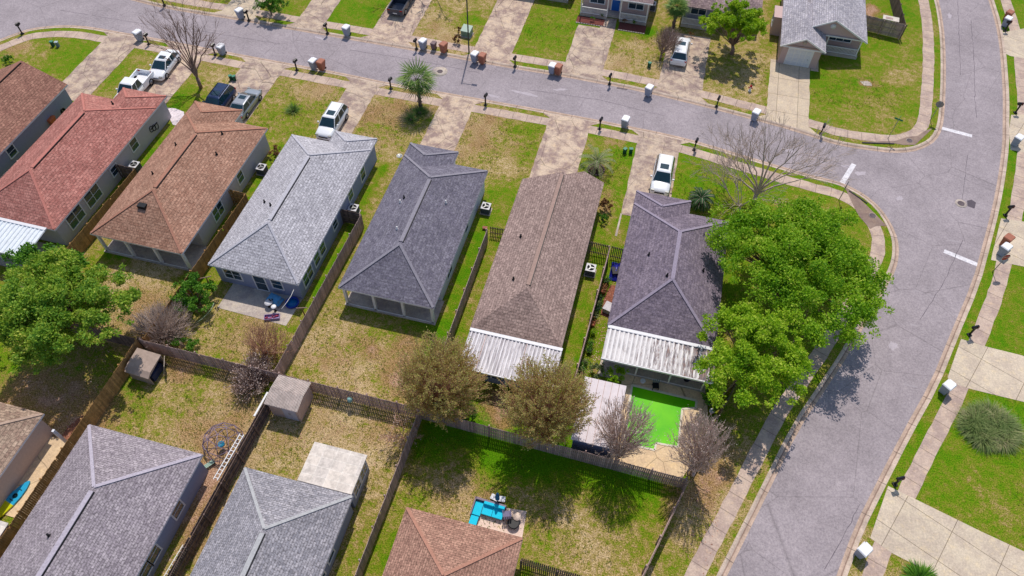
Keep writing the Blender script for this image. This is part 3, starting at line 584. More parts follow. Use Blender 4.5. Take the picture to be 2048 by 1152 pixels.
house('house with taupe shingle gable roof and white ribbed patio cover with gutter', -10.65, 29.85, -3.2, 47.0, RM['h5'], capm((164, 138, 128)), WM['white'], wing=(-7.1, -3.2, 48.5), wingkind='gable', north='gable', wins=[('E', 43.6, .8, 1, 1.0), ('E', 33, 1.4, .8, 1.3, 1), ('S', -8.4, 1.8, .1, 2.0, 1), ('S', -5, 1.3, .8, 1.2, 1)], pipes=[(-8.9, 39.4, 'd'), (-8.3, 34.6, 'd')], cap=False)
house('house with purple grey shingle roof behind the lime green pool, overhung by the big tree', -.15, 32.95, 8.45, 46.7, RM['h6'], capm((150, 140, 156)), WM['beige'], wing=(-.15, 4.9, 48.3), wins=[('S', 2.0, 1.8, .1, 2.0, 1), ('S', 5.6, 1.5, .8, 1.2, 1), ('W', 44.2, .9, .9, 1.1)], pipes=[(2.0, 40.1, 'd'), (6.6, 39.7, 'd'), (3.7, 37.6, 'd')], ridgevent=False, capw=.22)
house('house with tan shingle roof and small sunken patio at the lower left edge', -47.0, -2.0, -38.5, 14.75, RM['b1'], capm((178, 154, 138)), WM['tan'], porch=0)
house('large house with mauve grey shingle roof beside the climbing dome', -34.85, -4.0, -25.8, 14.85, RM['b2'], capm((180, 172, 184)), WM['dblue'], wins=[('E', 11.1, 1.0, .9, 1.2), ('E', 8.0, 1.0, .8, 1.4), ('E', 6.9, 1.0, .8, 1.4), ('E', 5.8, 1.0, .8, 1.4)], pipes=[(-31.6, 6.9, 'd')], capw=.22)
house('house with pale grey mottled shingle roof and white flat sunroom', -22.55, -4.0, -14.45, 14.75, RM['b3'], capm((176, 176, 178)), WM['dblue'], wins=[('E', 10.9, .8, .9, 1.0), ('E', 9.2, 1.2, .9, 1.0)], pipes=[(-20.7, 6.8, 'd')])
house('house with light brown shingle hip roof at the bottom behind the turquoise sofa', -10.7, -2.0, -2.55, 14.95, RM['b4'], capm((176, 130, 112)), WM['tan'])
# patio covers: parts of their houses
HS = {o['label']: o for o in COL.objects if o.get('category') == 'house'}
def hs(word): return next(o for l, o in HS.items() if word in l)
def sheetroof(parent, x0, x1, yn, ys, zn, zs, mat, pitch, posts, gutter=True, seams=()):
    ox, oy = parent.location.x, parent.location.y; mb = MB(); n = int((x1 - x0) / pitch); dx = (x1 - x0) / n; d = .08
    X0 = x0 - ox; N_, S_ = yn - oy, ys - oy
    for i in range(n):
        a = X0 + i * dx; q = [(a, 0), (a + dx * .45, 0), (a + dx * .55, d), (a + dx * .9, d), (a + dx, 0)]
        for (xa, za), (xb, zb) in zip(q, q[1:]): mb.face([(xa, S_, zs + za), (xb, S_, zs + zb), (xb, N_, zn + zb), (xa, N_, zn + za)], [(xa, 0), (xb, 0), (xb, 3), (xa, 3)])
    mb.face([(X0, S_, zs - .03), (X0, N_, zn - .03), (X0 + x1 - x0, N_, zn - .03), (X0 + x1 - x0, S_, zs - .03)])
    r = mb.build('patio_roof', mat, parent)
    g = MB()
    if gutter: g.box(X0, N_ - .16, zn - .05, X0 + x1 - x0, N_ + .12, zn + .11)
    g.box(X0 - .02, S_ - .08, zs - .12, X0 + x1 - x0 + .02, S_, zs + .06); g.build('gutter', M['trim'], r)
    for sx in seams:
        c = MB(); xx = sx - ox; c.bar((xx, S_, zs + .06), (xx, N_, zn + .06), .07, .05); c.build('seam', M['fence'], r)
    for px_ in posts:
        c = MB(); xx = px_ - ox; c.box(xx - .06, S_ + .45, .04, xx + .06, S_ + .57, zs - .05); c.build('post', M['white'], parent)
def grooves(t, col, pitch, k=.5, x0=0.0):
    s = t.n('ShaderNodeSeparateXYZ'); t.l(t.pos(), s.inputs[0]); fr = t.math('FRACT', t.math('DIVIDE', t.math('SUBTRACT', s.outputs[0], x0), pitch))
    d = t.math('MULTIPLY', t.math('LESS_THAN', fr, .4), t.ramp(t.noise(t.pos(), 1.2, 4), [(.35, (k * .4,) * 3), (.6, (k,) * 3)])); return t.mix(d, col, lin((96, 90, 98)))
def peel():
    t = NT('peeling_white_metal'); pos = t.pos()
    mp = t.n('ShaderNodeMapping'); mp.inputs['Scale'].default_value = (3.2, .5, 1); t.l(pos, mp.inputs[0])
    a = t.noise(mp.outputs[0], 1.4, 6, .75); s = t.n('ShaderNodeSeparateXYZ'); t.l(pos, s.inputs[0])
    bias = t.math('MULTIPLY_ADD', s.outputs[0], .026, -.09)
    f = t.ramp(t.math('ADD', a, bias), [(.53, (0,) * 3), (.62, (1,) * 3)])
    col = t.mix(f, lin((232, 228, 228)), t.ramp(t.noise(pos, 6, 3), [(.4, lin((150, 122, 112))), (.6, lin((112, 104, 112)))]))
    return t.fin(grooves(t, col, 8.65 / 24, .6, -.05), .6, .3)
def weath():
    t = NT('weathered_white_metal'); mp = t.n('ShaderNodeMapping'); mp.inputs['Scale'].default_value = (5, .35, 1); t.l(t.pos(), mp.inputs[0])
    col = t.ramp(t.noise(mp.outputs[0], 1.6, 6, .7), [(.35, lin((150, 142, 150))), (.55, lin((226, 222, 226)))]); return t.fin(grooves(t, col, 7.5 / 25, .55, -10.6), .5, .3)
sheetroof(hs('taupe'), -10.6, -3.1, 29.8, 26.4, 2.5, 2.3, weath(), .3, (-10.3, -6.9, -3.4), seams=(-9.2, -5.9))
sheetroof(hs('purple'), -.05, 8.6, 32.9, 30.0, 2.5, 2.32, peel(), .36, (1.8 - 1.6, 2.85, 5.5, 8.1))
sheetroof(hs('dusty red'), -57.0, -49.2, 30.2, 27.1, 2.52, 2.35, plain('white_sheet', (222, 228, 234), .45, .08, 2), .4, (-56.8, -53, -49.5))
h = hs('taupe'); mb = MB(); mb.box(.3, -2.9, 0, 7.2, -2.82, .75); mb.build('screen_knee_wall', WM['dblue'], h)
mb = MB(); mb.box(.3, -2.86, .75, 7.2, -2.84, 2.1); mb.build('screen_panel', plain('dark_screen', (40, 42, 66), .8, .1), h)
mb = MB()
for x in (.3, 2.5, 4.8, 7.15): mb.box(x, -2.93, .75, x + .08, -2.87, 2.2)
mb.build('screen_post', M['white'], h)
h = hs('purple'); mb = MB(); mb.box(.1, -3.2, -.02, 8.6, 0, .05); mb.build('patio_slab', M['slab'], h)
mb = MB(); mb.box(1.9, -2.47, .05, 8.2, -2.41, .13); mb.build('sill_rail', M['white'], h)
h = hs('dusty red'); mb = MB(); mb.box(.1, -3.2, -.02, 7.7, 0, .05); mb.build('patio_slab', M['slab'], h)
h = hs('pale grey mottled'); mb = MB(); o = h.location
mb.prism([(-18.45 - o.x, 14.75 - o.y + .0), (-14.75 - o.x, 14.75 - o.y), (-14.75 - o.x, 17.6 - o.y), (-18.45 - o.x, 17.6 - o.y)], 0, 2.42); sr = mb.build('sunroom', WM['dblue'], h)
def flatroofmat():
    t = NT('white_flat_roof'); pos = t.pos(); b = t.n('ShaderNodeTexBrick'); b.offset = 0; t.l(pos, b.inputs['Vector'])
    for k, v in (('Scale', 1), ('Mortar Size', .035), ('Mortar Smooth', .9), ('Brick Width', .93), ('Row Height', .7), ('Bias', 0)): b.inputs[k].default_value = v
    b.inputs['Color1'].default_value = (*lin((228, 216, 204)), 1); b.inputs['Color2'].default_value = (*lin((212, 202, 194)), 1); b.inputs['Mortar'].default_value = (*lin((234, 226, 216)), 1)
    col = t.mix(1, b.outputs[0], t.ramp(t.noise(pos, 2.5, 5, .75), [(.35, (.72,) * 3), (.6, (1.06,) * 3)]), 'MULTIPLY'); return t.fin(col, .7, .2)
FR = flatroofmat()
mb = MB(); mb.box(-18.6 - o.x, 14.8 - o.y, 2.44, -14.6 - o.x, 17.75 - o.y, 2.56); mb.build('sunroom_roof', FR, h)
for yy in (16.9, 15.7): window(h, 'E', yy - o.y, .95, .9, 1.1, -14.75 - o.x)
h = hs('small sunken'); mb = MB(); mb.box(8.2, 10.0, -.02, 10.6, 16.0, .06); mb.build('patio_slab', M['deck'], h)
mb = MB(); mb.box(9.75, 15.7, .06, 9.93, 15.9, 2.4); mb.build('post', M['trim'], h)
# --- houses across the street
def porchrail(t, x0, x1, y, z, h_=.85, n=None, rot=None):
    mb = MB(); mb.box(x0, y - .04, z + h_ - .07, x1, y + .04, z + h_); mb.box(x0, y - .03, z + .05, x1, y + .03, z + .12)
    k = int((x1 - x0) / .14)
    for i in range(k + 1): x = x0 + (x1 - x0) * i / k; mb.box(x - .025, y - .02, z + .12, x + .025, y + .02, z + h_ - .07)
    mb.build('porch_railing', M['white'], t)
def posts(t, xs, y, z0, z1, r=.06):
    for x in xs: mb = MB(); mb.box(x - r, y - r, z0, x + r, y + r, z1); mb.build('porch_post', M['white'], t)
def doorpart(t, x, y, z, w_, h_, mat, side=-1, panels=False, name='door'):
    mb = MB(); mb.box(x - w_ / 2, y - .05, z, x + w_ / 2, y, z + h_); d = mb.build(name, mat, t)
    mb = MB(); mb.box(x - w_ / 2 - .09, y - .07, z, x - w_ / 2, y, z + h_ + .09); mb.box(x + w_ / 2, y - .07, z, x + w_ / 2 + .09, y, z + h_ + .09); mb.box(x - w_ / 2, y - .07, z + h_, x + w_ / 2, y, z + h_ + .09); mb.build('door_frame', M['white'], d)
    mb = MB(); mb.lathe([(.04, 0), (.04, .06)], (x + w_ * .38, y - .11, z + 1.0), 8, axis='y'); mb.build('handle', M['steel'], d)
    return d
def bed(t, x0, y0, x1, y1):
    mb = MB(); mb.box(x0, y0, .0, x1, y1, .05); mb.build('mulch_bed', plain('red_mulch', (112, 62, 56), .95, .3, 12), t)
    mb = MB()
    n = int((x1 - x0) / .28)
    for i in range(n):
        a = x0 + (x1 - x0) * (i + .5) / n; mb.box(a - .11, y0 - .12, 0, a + .11, y0, .09)
    mb.build('stone_edging', M['slab'], t)
# porch house with blue door
t = thing('house', 'pinkish porch house with bright blue front door across the street', 'house', (-11.2, 77.9, 0)); WP = WM['pink']
mb = MB(); mb.prism([(0, 1.6), (8, 1.6), (8, 12), (0, 12)], 0, 2.95); mb.build('wall', WP, t)
mb = MB(); mb.box(0, 0, 0, 3.25, 1.6, .35); mb.box(4.75, 0, 0, 8, 1.6, .35); mb.box(3.25, .6, 0, 4.75, 1.6, .3); mb.build('porch_floor', M['slab'], t)
porchrail(t, .1, 3.2, .08, .35); porchrail(t, 4.8, 7.9, .08, .35); posts(t, (.08, 3.22, 4.78, 7.92), .08, .35, 2.8)
window(t, 'S', 1.75, 1.7, 1.0, 1.3, 1.6, 1); window(t, 'S', 6.4, 1.7, 1.0, 1.3, 1.6, 1)
doorpart(t, 4.0, 1.6, .35, .95, 2.05, plain('blue_door', (20, 92, 178), .4, .05))
mb = MB(); caps = []; uvface(mb, [(3.3, .0, 2.9), (8.4, .0, 2.9), (8.4, 6, 5.3), (3.3, 6, 5.3)]); uvface(mb, [(-.4, 1.4, 3.1), (3.3, 1.4, 3.1), (3.3, 6, 5.3), (-.4, 6, 5.3)]); uvface(mb, [(-.4, 12.4, 2.4), (8.4, 12.4, 2.4), (8.4, 6, 5.3), (-.4, 6, 5.3)])
r = mb.build('roof', RM['t3'], t); mb = MB(); mb.box(3.3, -.05, 2.74, 8.4, .02, 2.89); mb.box(0, .02, 2.7, 3.25, .14, 2.85); mb.build('gutter', M['trim'], r)
bed(t, -.2, -1.5, 3.1, -.1); bed(t, 4.9, -1.6, 8.1, -.1)
# porch fragment house at the top
t = thing('house', 'house with white porch railing cut by the top edge of the photo', 'house', (-17.4, 80.0, 0))
mb = MB(); mb.prism([(-6, 1.6), (4.3, 1.6), (4.3, 12), (-6, 12)], 0, 2.6); mb.build('wall', WM['blue'], t)
mb = MB(); mb.box(0, 0, 0, 4.3, 1.6, .35); mb.build('porch_floor', M['slab'], t); porchrail(t, .1, 4.2, .08, .35); posts(t, (.1, 4.2), .08, .35, 2.5)
mb = MB(); uvface(mb, [(-6.4, .3, 2.55), (4.7, .3, 2.55), (4.7, 6, 5.2), (-6.4, 6, 5.2)]); uvface(mb, [(-6.4, 12, 2.55), (4.7, 12, 2.55), (4.7, 6, 5.2), (-6.4, 6, 5.2)]); mb.build('roof', RM['t3'], t)
window(t, 'S', 2.2, 1.6, 1.0, 1.2, 1.6, 1)
# house behind palm and green tree
t = thing('house', 'small porch house with brown shingles between the fan palm and the round green tree', 'house', (1.0, 78.9, 0))
mb = MB(); mb.prism([(-.2, 1.5), (8.0, 1.5), (8.0, 12), (-.2, 12)], 0, 2.85); mb.build('wall', WM['blue'], t)
mb = MB(); mb.box(-.2, 0, 0, 3.8, 1.5, .35); mb.build('porch_floor', M['slab'], t); porchrail(t, -.15, 3.1, .08, .35); posts(t, (-.15, 3.15), .08, .35, 2.72)
window(t, 'S', 1.5, 1.7, 1.0, 1.3, 1.5, 1); doorpart(t, 3.7, 1.5, .35, .9, 2.0, plain('dark_door', (52, 60, 84), .4, .05))
mb = MB(); caps = []; hip(mb, caps, -.6, -.1, 4.3, 9, 2.75, .45, 'hip', 'flat'); hip(mb, [], 3.9, 1.0, 8.5, 9, 2.75, .45, 'hip', 'flat')
r = mb.build('roof', RM['t3'], t)
# gabled garage house at right
t = thing('house', 'house with white garage door, two white trimmed gables and pale grey roof', 'house', (12.15, 74.9, 0))
# local: garage x 0..4.5, front y 0; porch part x 4.5..9, front y 2.9
mb = MB(); mb.prism([(0.1, 0), (4.3, 0), (4.3, 14), (.1, 14)], 0, 2.5, top=False); mb.prism([(4.3, 4.6), (8.9, 4.6), (8.9, 14), (4.3, 14)], 0, 2.5, top=False)
sg = .52
mb.face([(0.0, 0, 2.45), (4.4, 0, 2.45), (2.2, 0, 2.45 + sg * 2.2)]); mb.face([(1.2, 3.1, 2.45), (8.9, 3.1, 2.45), (5.05, 3.1, 2.45 + sg * 3.85)]); wl_ = mb.build('wall', WM['pink'], t)
mb = MB()
# roof planes: small garage gable in front, main gable (ridge x=5.05) behind
z2 = 2.4
uvface(mb, [(-.25, -.35, z2), (2.2, -.35, z2 + sg * 2.45), (2.2, 14, z2 + sg * 2.45), (-.25, 14, z2)]); uvface(mb, [(4.65, -.35, z2), (2.2, -.35, z2 + sg * 2.45), (2.2, 7, z2 + sg * 2.45), (4.65, 7, z2)], 3)
zm = z2 + sg * 4.1
uvface(mb, [(9.15, 2.7, z2), (5.05, 2.7, zm), (5.05, 14, zm), (9.15, 14, z2)], 1); uvface(mb, [(.95, 2.7, z2 + .02), (5.05, 2.7, zm), (5.05, 14, zm), (.95, 14, z2 + .02)], 2)
r = mb.build('roof', RM['t'], t)
mb = MB()
for (a, b, yy) in (((-.25, z2), (2.2, z2 + sg * 2.45), -.36), ((4.65, z2), (2.2, z2 + sg * 2.45), -.36), ((9.15, z2), (5.05, zm), 2.69), ((2.3, z2 + .7), (5.05, zm), 2.69)): mb.bar((a[0], yy, a[1] - .06), (b[0], yy, b[1] - .06), .06, .16)
mb.bar((-.1, -.33, 2.42), (4.5, -.33, 2.42), .1, .12); mb.bar((4.6, 2.95, 2.42), (9.0, 2.95, 2.42), .12, .14); mb.build('gable_trim', M['white'], r)
mb = MB(); mb.lathe([(.3, 0), (.3, .05)], (5.05, 3.04, 3.55), 16, axis='y'); mb.build('round_vent', M['white'], t)
mb = MB(); mb.lathe([(.22, 0), (.22, .05)], (2.2, -.06, 3.0), 16, axis='y'); mb.build('round_vent', M['slab'], t)
mb = MB(); mb.box(4.4, 2.95, 0, 8.8, 4.6, .35); mb.build('porch_floor', M['slab'], t); porchrail(t, 5.1, 8.55, 3.05, .35); posts(t, (5.05, 8.6), 3.05, .35, 2.4)
window(t, 'S', 6.6, 2.4, 1.0, 1.2, 4.6, 2)
g = doorpart(t, 2.15, 0, 0, 2.6, 2.1, M['white'], name='garage_door')
mb = MB()
for k in range(4):
    for j in range(4): mb.box(.95 + j * .62, -.075, .12 + k * .5, 1.45 + j * .62, -.05, .5 + k * .5)
mb.build('door_panels', M['trim'], g)
mb = MB(); mb.box(-1.0, 5.2, 0, .1, 7.4, 2.3); mb.box(-1.15, 5.1, 2.3, .1, 7.5, 2.38); mb.build('side_bay', WM['pink'], t); window(t, 'W', 6.3, 1.5, .9, 1.0, -1.0, 1)

# ------------------------------------------------------------------ fences
def fence(label, p, q, mat='fence', h=1.8, post=2.4, bw=.14, gap=.012, side=1, name='wooden_fence', wav=.03, grp=None):
    """board fence from p to q (ground points); rails and posts stand on its right-hand side (side=1)"""
    p = Vector((p[0], p[1], 0)); q = Vector((q[0], q[1], 0)); d = q - p; L = d.length; a = math.atan2(d.y, d.x)
    t = thing(name, label, 'fence', p, a, grp); mb = MB(); x = 0; r = random.Random(label)
    while x < L - .02:
        k = h + r.uniform(-wav, wav); e_ = min(x + bw, L); o = r.uniform(-.006, .006)
        if r.random() < .02: k -= r.uniform(.1, .4)
        mb.box(x, o - .01, .03, e_ - gap, o + .012, k); x += bw
    mb.build('boards', M[mat], t)
    n = max(1, round(L / post))
    for z in (.35, h * .5, h - .3):
        m_ = MB(); m_.box(0, -side * .06 - .02, z, L, -side * .06 + .02, z + .09); m_.build('rail', M[mat], t)
    for k in range(n + 1):
        m_ = MB(); xx = L * k / n; m_.box(xx - .05, -side * .14 - .05, 0, xx + .05, -side * .14 + .05, h - .05); m_.build('post', M[mat], t)
    return t
def picket(label, p, q, h=1.3, mat='fence_dark', sp=.16, bw=.08):
    p = Vector((p[0], p[1], 0)); q = Vector((q[0], q[1], 0)); d = q - p; L = d.length; t = thing('picket_fence', label, 'fence', p, math.atan2(d.y, d.x))
    mb = MB(); x = 0
    while x < L - .02: mb.box(x, -.01, .03, x + bw, .012, h); x += sp
    mb.build('pickets', M[mat], t)
    for z in (.3, h - .25): m_ = MB(); m_.box(0, .012, z, L, .05, z + .08); m_.build('rail', M[mat], t)
    return t
fence('long weathered back fence from the worn storage shed to the first budding tree', (-35.9, 22.55), (-11.9, 22.5), gap=.03, side=-1)
fence('weathered back fence running from the budding trees to the street corner gate', (-11.9, 22.5), (7.6, 22.1), gap=.026, side=-1)
fence('short reddish back fence half hidden under the large tree at left', (-58, 22.6), (-36.1, 22.55), 'fence_dark', side=-1)
fence('grey board fence beside the dusty red roofed house on its shaded side', (-58.2, 30), (-57.6, 42.5), 'fence', side=-1)
fence('brown board fence between the red roofed and tan brown roofed houses', (-47.2, 22.7), (-46.6, 39.4), 'fence_brown', side=-1)
fence('short return fence beside the boxed air conditioner of the red roofed house', (-48.6, 39.5), (-46.7, 39.4), 'fence_dark')
fence('yellow brown board fence between tan brown and light grey roofed houses', (-35.6, 22.8), (-35.0, 39.2), 'fence_brown', side=-1)
fence('short return fence joining the tan brown roofed house wall', (-36.7, 39.3), (-35.1, 39.2), 'fence_brown')
fence('weathered board fence between the light grey and charcoal roofed houses', (-24.3, 22.7), (-23.8, 39.6), 'fence', side=-1)
fence('short leaning return fence by the light grey roofed house air conditioner', (-25.8, 39.7), (-23.9, 39.6), 'fence_dark')
fence('dark thin board fence between the charcoal and taupe roofed houses', (-12.3, 22.7), (-12.3, 40.9), 'fence', side=-1)
picket('short dark picket fence beside the taupe roof near its reddish crate', (-12.3, 41.7), (-10.4, 41.8), 1.2)
fence('pale capped board fence edged with potted plants beside the pool house', (-1.75, 24.4), (-1.3, 41.8), 'fence', side=-1)
picket('dark picket return fence beside the taupe roofed house, left of the blue tarp', (-3.4, 41.9), (-1.35, 41.85), 1.75)
picket('dark picket return fence over the blue tarp by the purple grey roof', (-1.2, 41.85), (.1, 41.8), 1.75)
fence('dark board fence between the pool deck and the leafy roadside bank', (8.0, 23.4), (10.6, 31.2), 'fence_dark', side=-1)
fence('grey roadside fence running down from the pool corner to the bottom edge', (3.9, 9.0), (7.75, 22.0), 'fence', side=-1, post=2.2)
fence('brown board fence between the dirt yard and the mauve roofed house', (-36.3, 1.0), (-36.05, 22.5), 'fence_brown', side=-1)
fence('dark board fence beside the climbing dome with white ladder hung on it', (-24.5, 2.0), (-23.85, 20.4), 'fence_dark', side=1)
fence('straight board fence between the dry yard and the shaded lush green yard', (-12.7, 2.0), (-12.4, 22.4), 'fence', side=-1)
fence('dark fence stub beside the light brown roof at the bottom edge', (-2.4, 13.95), (2.6, 13.85), 'fence_dark', 1.5, gap=.05)
fence('weathered fence beside the white gabled garage house with a pale lid hung on it', (21.3, 84.1), (25.9, 83.3), 'fence', 1.9)
fence('side run of the fence behind the white gabled garage house', (25.95, 83.4), (25.2, 92), 'fence_dark', 1.9)
# ------------------------------------------------------------------ wheeled bins
M['bin_grey'] = plain('grey_bin', (150, 158, 176), .5, .1); M['bin_lid'] = plain('sun_glare_bin_lid', (238, 238, 242), .4, .08)  # lid colour is whitened to hold the sun glare on grey lids
M['bin_brown'] = plain('brown_bin', (166, 104, 82), .55, .1); M['bin_small'] = plain('taupe_bin', (118, 98, 100), .55, .1); M['bin_black'] = plain('black_bin', (40, 36, 44), .5, .1); M['bin_orange'] = plain('orange_bin', (196, 106, 66), .6, .1)
def wheelie(name, mat, lid, loc, rz, label, grp, k=1.0):
    t = thing(name, label, 'wheeled bin', loc, rz, grp)
    mb = MB(); b = [(-.24, -.28), (.24, -.28), (.24, .22), (-.24, .22)]; c = [(-.33, -.38), (.33, -.38), (.33, .34), (-.33, .34)]
    vs = [(x * k, y * k, .06) for x, y in b] + [(x * k, y * k, 1.0 * k) for x, y in c]; mb.mesh(vs, [(3, 2, 1, 0), (4, 5, 6, 7), (0, 1, 5, 4), (1, 2, 6, 5), (2, 3, 7, 6), (3, 0, 4, 7)])
    mb.box(-.34 * k, -.40 * k, .93 * k, .34 * k, .36 * k, 1.0 * k + .004); mb.build('bin_body', mat, t)
    mb = MB(); vs = [(-.35, -.42, 1.01), (.35, -.42, 1.01), (.35, .36, 1.01), (-.35, .36, 1.01), (-.3, -.36, 1.08), (.3, -.36, 1.08), (.3, .3, 1.10), (-.3, .3, 1.10)]
    mb.mesh([(x * k, y * k, z * k) for x, y, z in vs], [(4, 5, 6, 7), (0, 1, 5, 4), (1, 2, 6, 5), (2, 3, 7, 6), (3, 0, 4, 7), (3, 2, 1, 0)]); mb.box(-.25 * k, .36 * k, .98 * k, .25 * k, .44 * k, 1.03 * k); mb.build('lid', lid, t)
    for sx in (-1, 1): mb = MB(); mb.lathe([(.12, -.03), (.12, .03)], (sx * .24 * k, .26 * k, .12), 12, axis='x'); mb.build('wheel', M['black'], t)
    return t
protos = {}
def bin_(kind, px, py, label, rz=0):
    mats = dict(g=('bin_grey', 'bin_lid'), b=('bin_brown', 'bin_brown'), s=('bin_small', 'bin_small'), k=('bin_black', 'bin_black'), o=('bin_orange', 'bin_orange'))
    p = P(px, py, .02); g = {'g': 'grey wheeled bins with pale lids along the kerbs', 'b': 'brown wheeled bins along the kerbs'}.get(kind)
    z = R_(rz) + rnd.uniform(-.12, .12)
    if kind in protos: return copy_thing(protos[kind], p, z, label)
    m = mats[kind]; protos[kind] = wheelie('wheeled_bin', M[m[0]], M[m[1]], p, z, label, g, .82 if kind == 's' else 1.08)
for a in [('g', 281, 80, 'grey bin with pale lid above the white sedan by a black mailbox'), ('g', 446, 108, 'grey bin with pale lid just right of the tall bare front yard tree'), ('g', 483, 36, 'grey bin with pale lid under the leafy shrub at the top edge'),
          ('g', 629, 137, 'grey bin with pale lid left of a brown bin, near side of the street'), ('b', 645, 139, 'brown bin on the near kerb beside a grey bin, uphill of the palm'), ('g', 695, 70, 'grey bin with pale lid standing alone by the dark pickup driveway'),
          ('g', 847, 97, 'grey bin with pale lid beside two small dark brown bins'), ('s', 868, 98, 'small taupe bin between a grey bin and a brown bin'), ('b', 888, 104, 'dark brown bin with open lid, rightmost of the row of three'),
          ('g', 950, 123, 'grey bin with pale lid beside a brown bin at the cracked pale driveway'), ('b', 965, 126, 'brown bin beside a grey bin at the cracked pale driveway'), ('g', 1104, 146, 'grey bin with pale lid left of the blue door house driveway'),
          ('b', 1116, 148, 'brown bin left of the blue door house driveway'), ('g', 1296, 190, 'grey bin with pale lid below the small bare tree across the street'), ('g', 1249, 253, 'grey bin on the near verge beside a black mailbox, above the pindo palm'),
          ('g', 1508, 239, 'grey bin with pale lid on the far kerb left of the garage driveway'), ('g', 2008, 52, 'grey bin with pale lid at the top right kerb, in front of a brown bin'), ('b', 2011, 40, 'brown bin behind a grey bin at the top right kerb'),
          ('g', 2028, 290, 'grey bin with pale lid cut by the right edge beside a driveway'), ('g', 2001, 508, 'grey bin with pale lid beside the red stop sign'), ('b', 2006, 490, 'reddish brown bin behind the grey bin near the red stop sign'),
          ('g', 1886, 783, 'grey bin with pale lid standing alone below the middle right driveway'), ('g', 1718, 1108, 'grey bin with pale lid at the bottom right driveway corner'), ('k', 1626, 112, 'black bin beside the white garage door'), ('o', 110, 253, 'orange brown bin against the grey blue wall at upper left')]:
    bin_(a[0], a[1], a[2], a[3], {0: 0}.get(0) + (-35 if a[1] > 1650 else -15) if a[0] != 'o' else 0)
# ------------------------------------------------------------------ mailboxes
def mailbox(px, py, label, rz):
    p = P(px, py, 0)
    if 'mail' in protos: return copy_thing(protos['mail'], p, R_(rz), label)
    t = thing('mailbox', label, 'mailbox', p, R_(rz), 'black post mailboxes along the kerbs'); protos['mail'] = t
    mb = MB(); mb.box(-.06, -.06, 0, .06, .06, 1.12); mb.box(-.16, -.16, 0, .16, .16, .1); mb.build('post', M['black'], t)
    mb = MB(); mb.bar((0, .02, .95), (0, -.34, 1.1), .05, .05); mb.box(-.13, -.38, 1.12, .13, .18, 1.15); mb.build('bracket', M['black'], t)
    mb = MB(); prof = [(-.12, 1.15), (.12, 1.15), (.12, 1.30), (.085, 1.37), (0, 1.40), (-.085, 1.37), (-.12, 1.30)]; n = len(prof)
    mb.mesh([(x, -.36, z) for x, z in prof] + [(x, .16, z) for x, z in prof], [tuple(range(n)), tuple(range(2 * n - 1, n - 1, -1))] + [(i, n + i, n + (i + 1) % n, (i + 1) % n) for i in range(n)]); b = mb.build('box', plain('black_enamel', (30, 28, 34), .35, .1), t, fixn=True)
    mb = MB(); mb.box(.122, .0, 1.2, .135, .03, 1.42); mb.box(.122, -.03, 1.38, .135, .03, 1.44); mb.build('flag', plain('red_flag', (150, 40, 40), .5, .1), b)
for a in [(45, 68, 'black mailbox at the far left street bend', 180), (298, 89, 'black mailbox beside the grey bin above the white sedan', 180), (329, 11, 'black mailbox at the top edge left of the leafy shrub', 0), (431, 110, 'brownish black mailbox behind the tall bare tree twigs', 180), (498, 41, 'black mailbox just right of the bin under the leafy shrub', 0), (594, 141, 'black mailbox left of the grey and brown bins on the near verge', 180),
          (655, 67, 'black mailbox left of the lone bin by the pickup driveway', 0), (782, 178, 'black mailbox left of the tall fan palm', 180), (833, 98, 'black mailbox left of the row of three bins', 0), (971, 210, 'black mailbox on the near verge right of the palm driveway', 180), (1030, 133, 'black mailbox just below the pale cracked driveway across the street', 0), (1219, 168, 'black mailbox right of the blue door house driveway', 0),
          (1199, 258, 'black mailbox left of the lone bin above the pindo palm', 180), (1433, 213, 'black mailbox below the round green tree across the street', 0), (1388, 300, 'black mailbox at the left tip of the spreading bare tree', 180), (1641, 268, 'black mailbox right of the garage house driveway', 0), (2009, 62, 'black mailbox in front of the bins at the top right', -78), (2030, 226, 'black mailbox at the right edge by the second driveway', -80), (2010, 431, 'black mailbox opposite the two manhole patches', -68), (1938, 670, 'black mailbox just above the middle right driveway', -62), (1789, 969, 'black mailbox at the top of the bottom right driveway', -62)]:
    mailbox(a[0], a[1], a[2], a[3] + (-12 if a[0] < 1700 else 0))
# ------------------------------------------------------------------ air conditioners
def ac(px, py, label, rz=0):
    p = P(px, py, 0)
    if 'ac' in protos: return copy_thing(protos['ac'], p, R_(rz), label)
    t = thing('air_conditioner', label, 'air conditioner', p, R_(rz), 'outdoor air conditioners beside the houses'); protos['ac'] = t
    mb = MB(); mb.box(-.5, -.5, 0, .5, .5, .06); mb.build('base_pad', M['slab'], t)
    mb = MB(); mb.box(-.40, -.40, .06, .40, .40, .74)
    for k in range(9): mb.box(-.41, -.41, .12 + k * .07, .41, .41, .145 + k * .07)
    mb.build('coil_case', plain('slate_metal', (84, 88, 102), .5, .1), t)
    mb = MB(); mb.box(-.43, -.43, .742, .43, .43, .80); c = mb.build('top_panel', plain('light_grey_metal', (206, 204, 208), .5, .08), t)
    mb = MB(); mb.lathe([(.33, .80), (.33, .808), (.06, .812)], n=20); mb.build('fan_opening', M['black'], t)
    for k in range(3): a_ = k * 2.09; mb = MB(); mb.bar((0, 0, .82), (.31 * math.cos(a_), .31 * math.sin(a_), .82), .1, .01); mb.build('fan_blade', M['steel'], t)
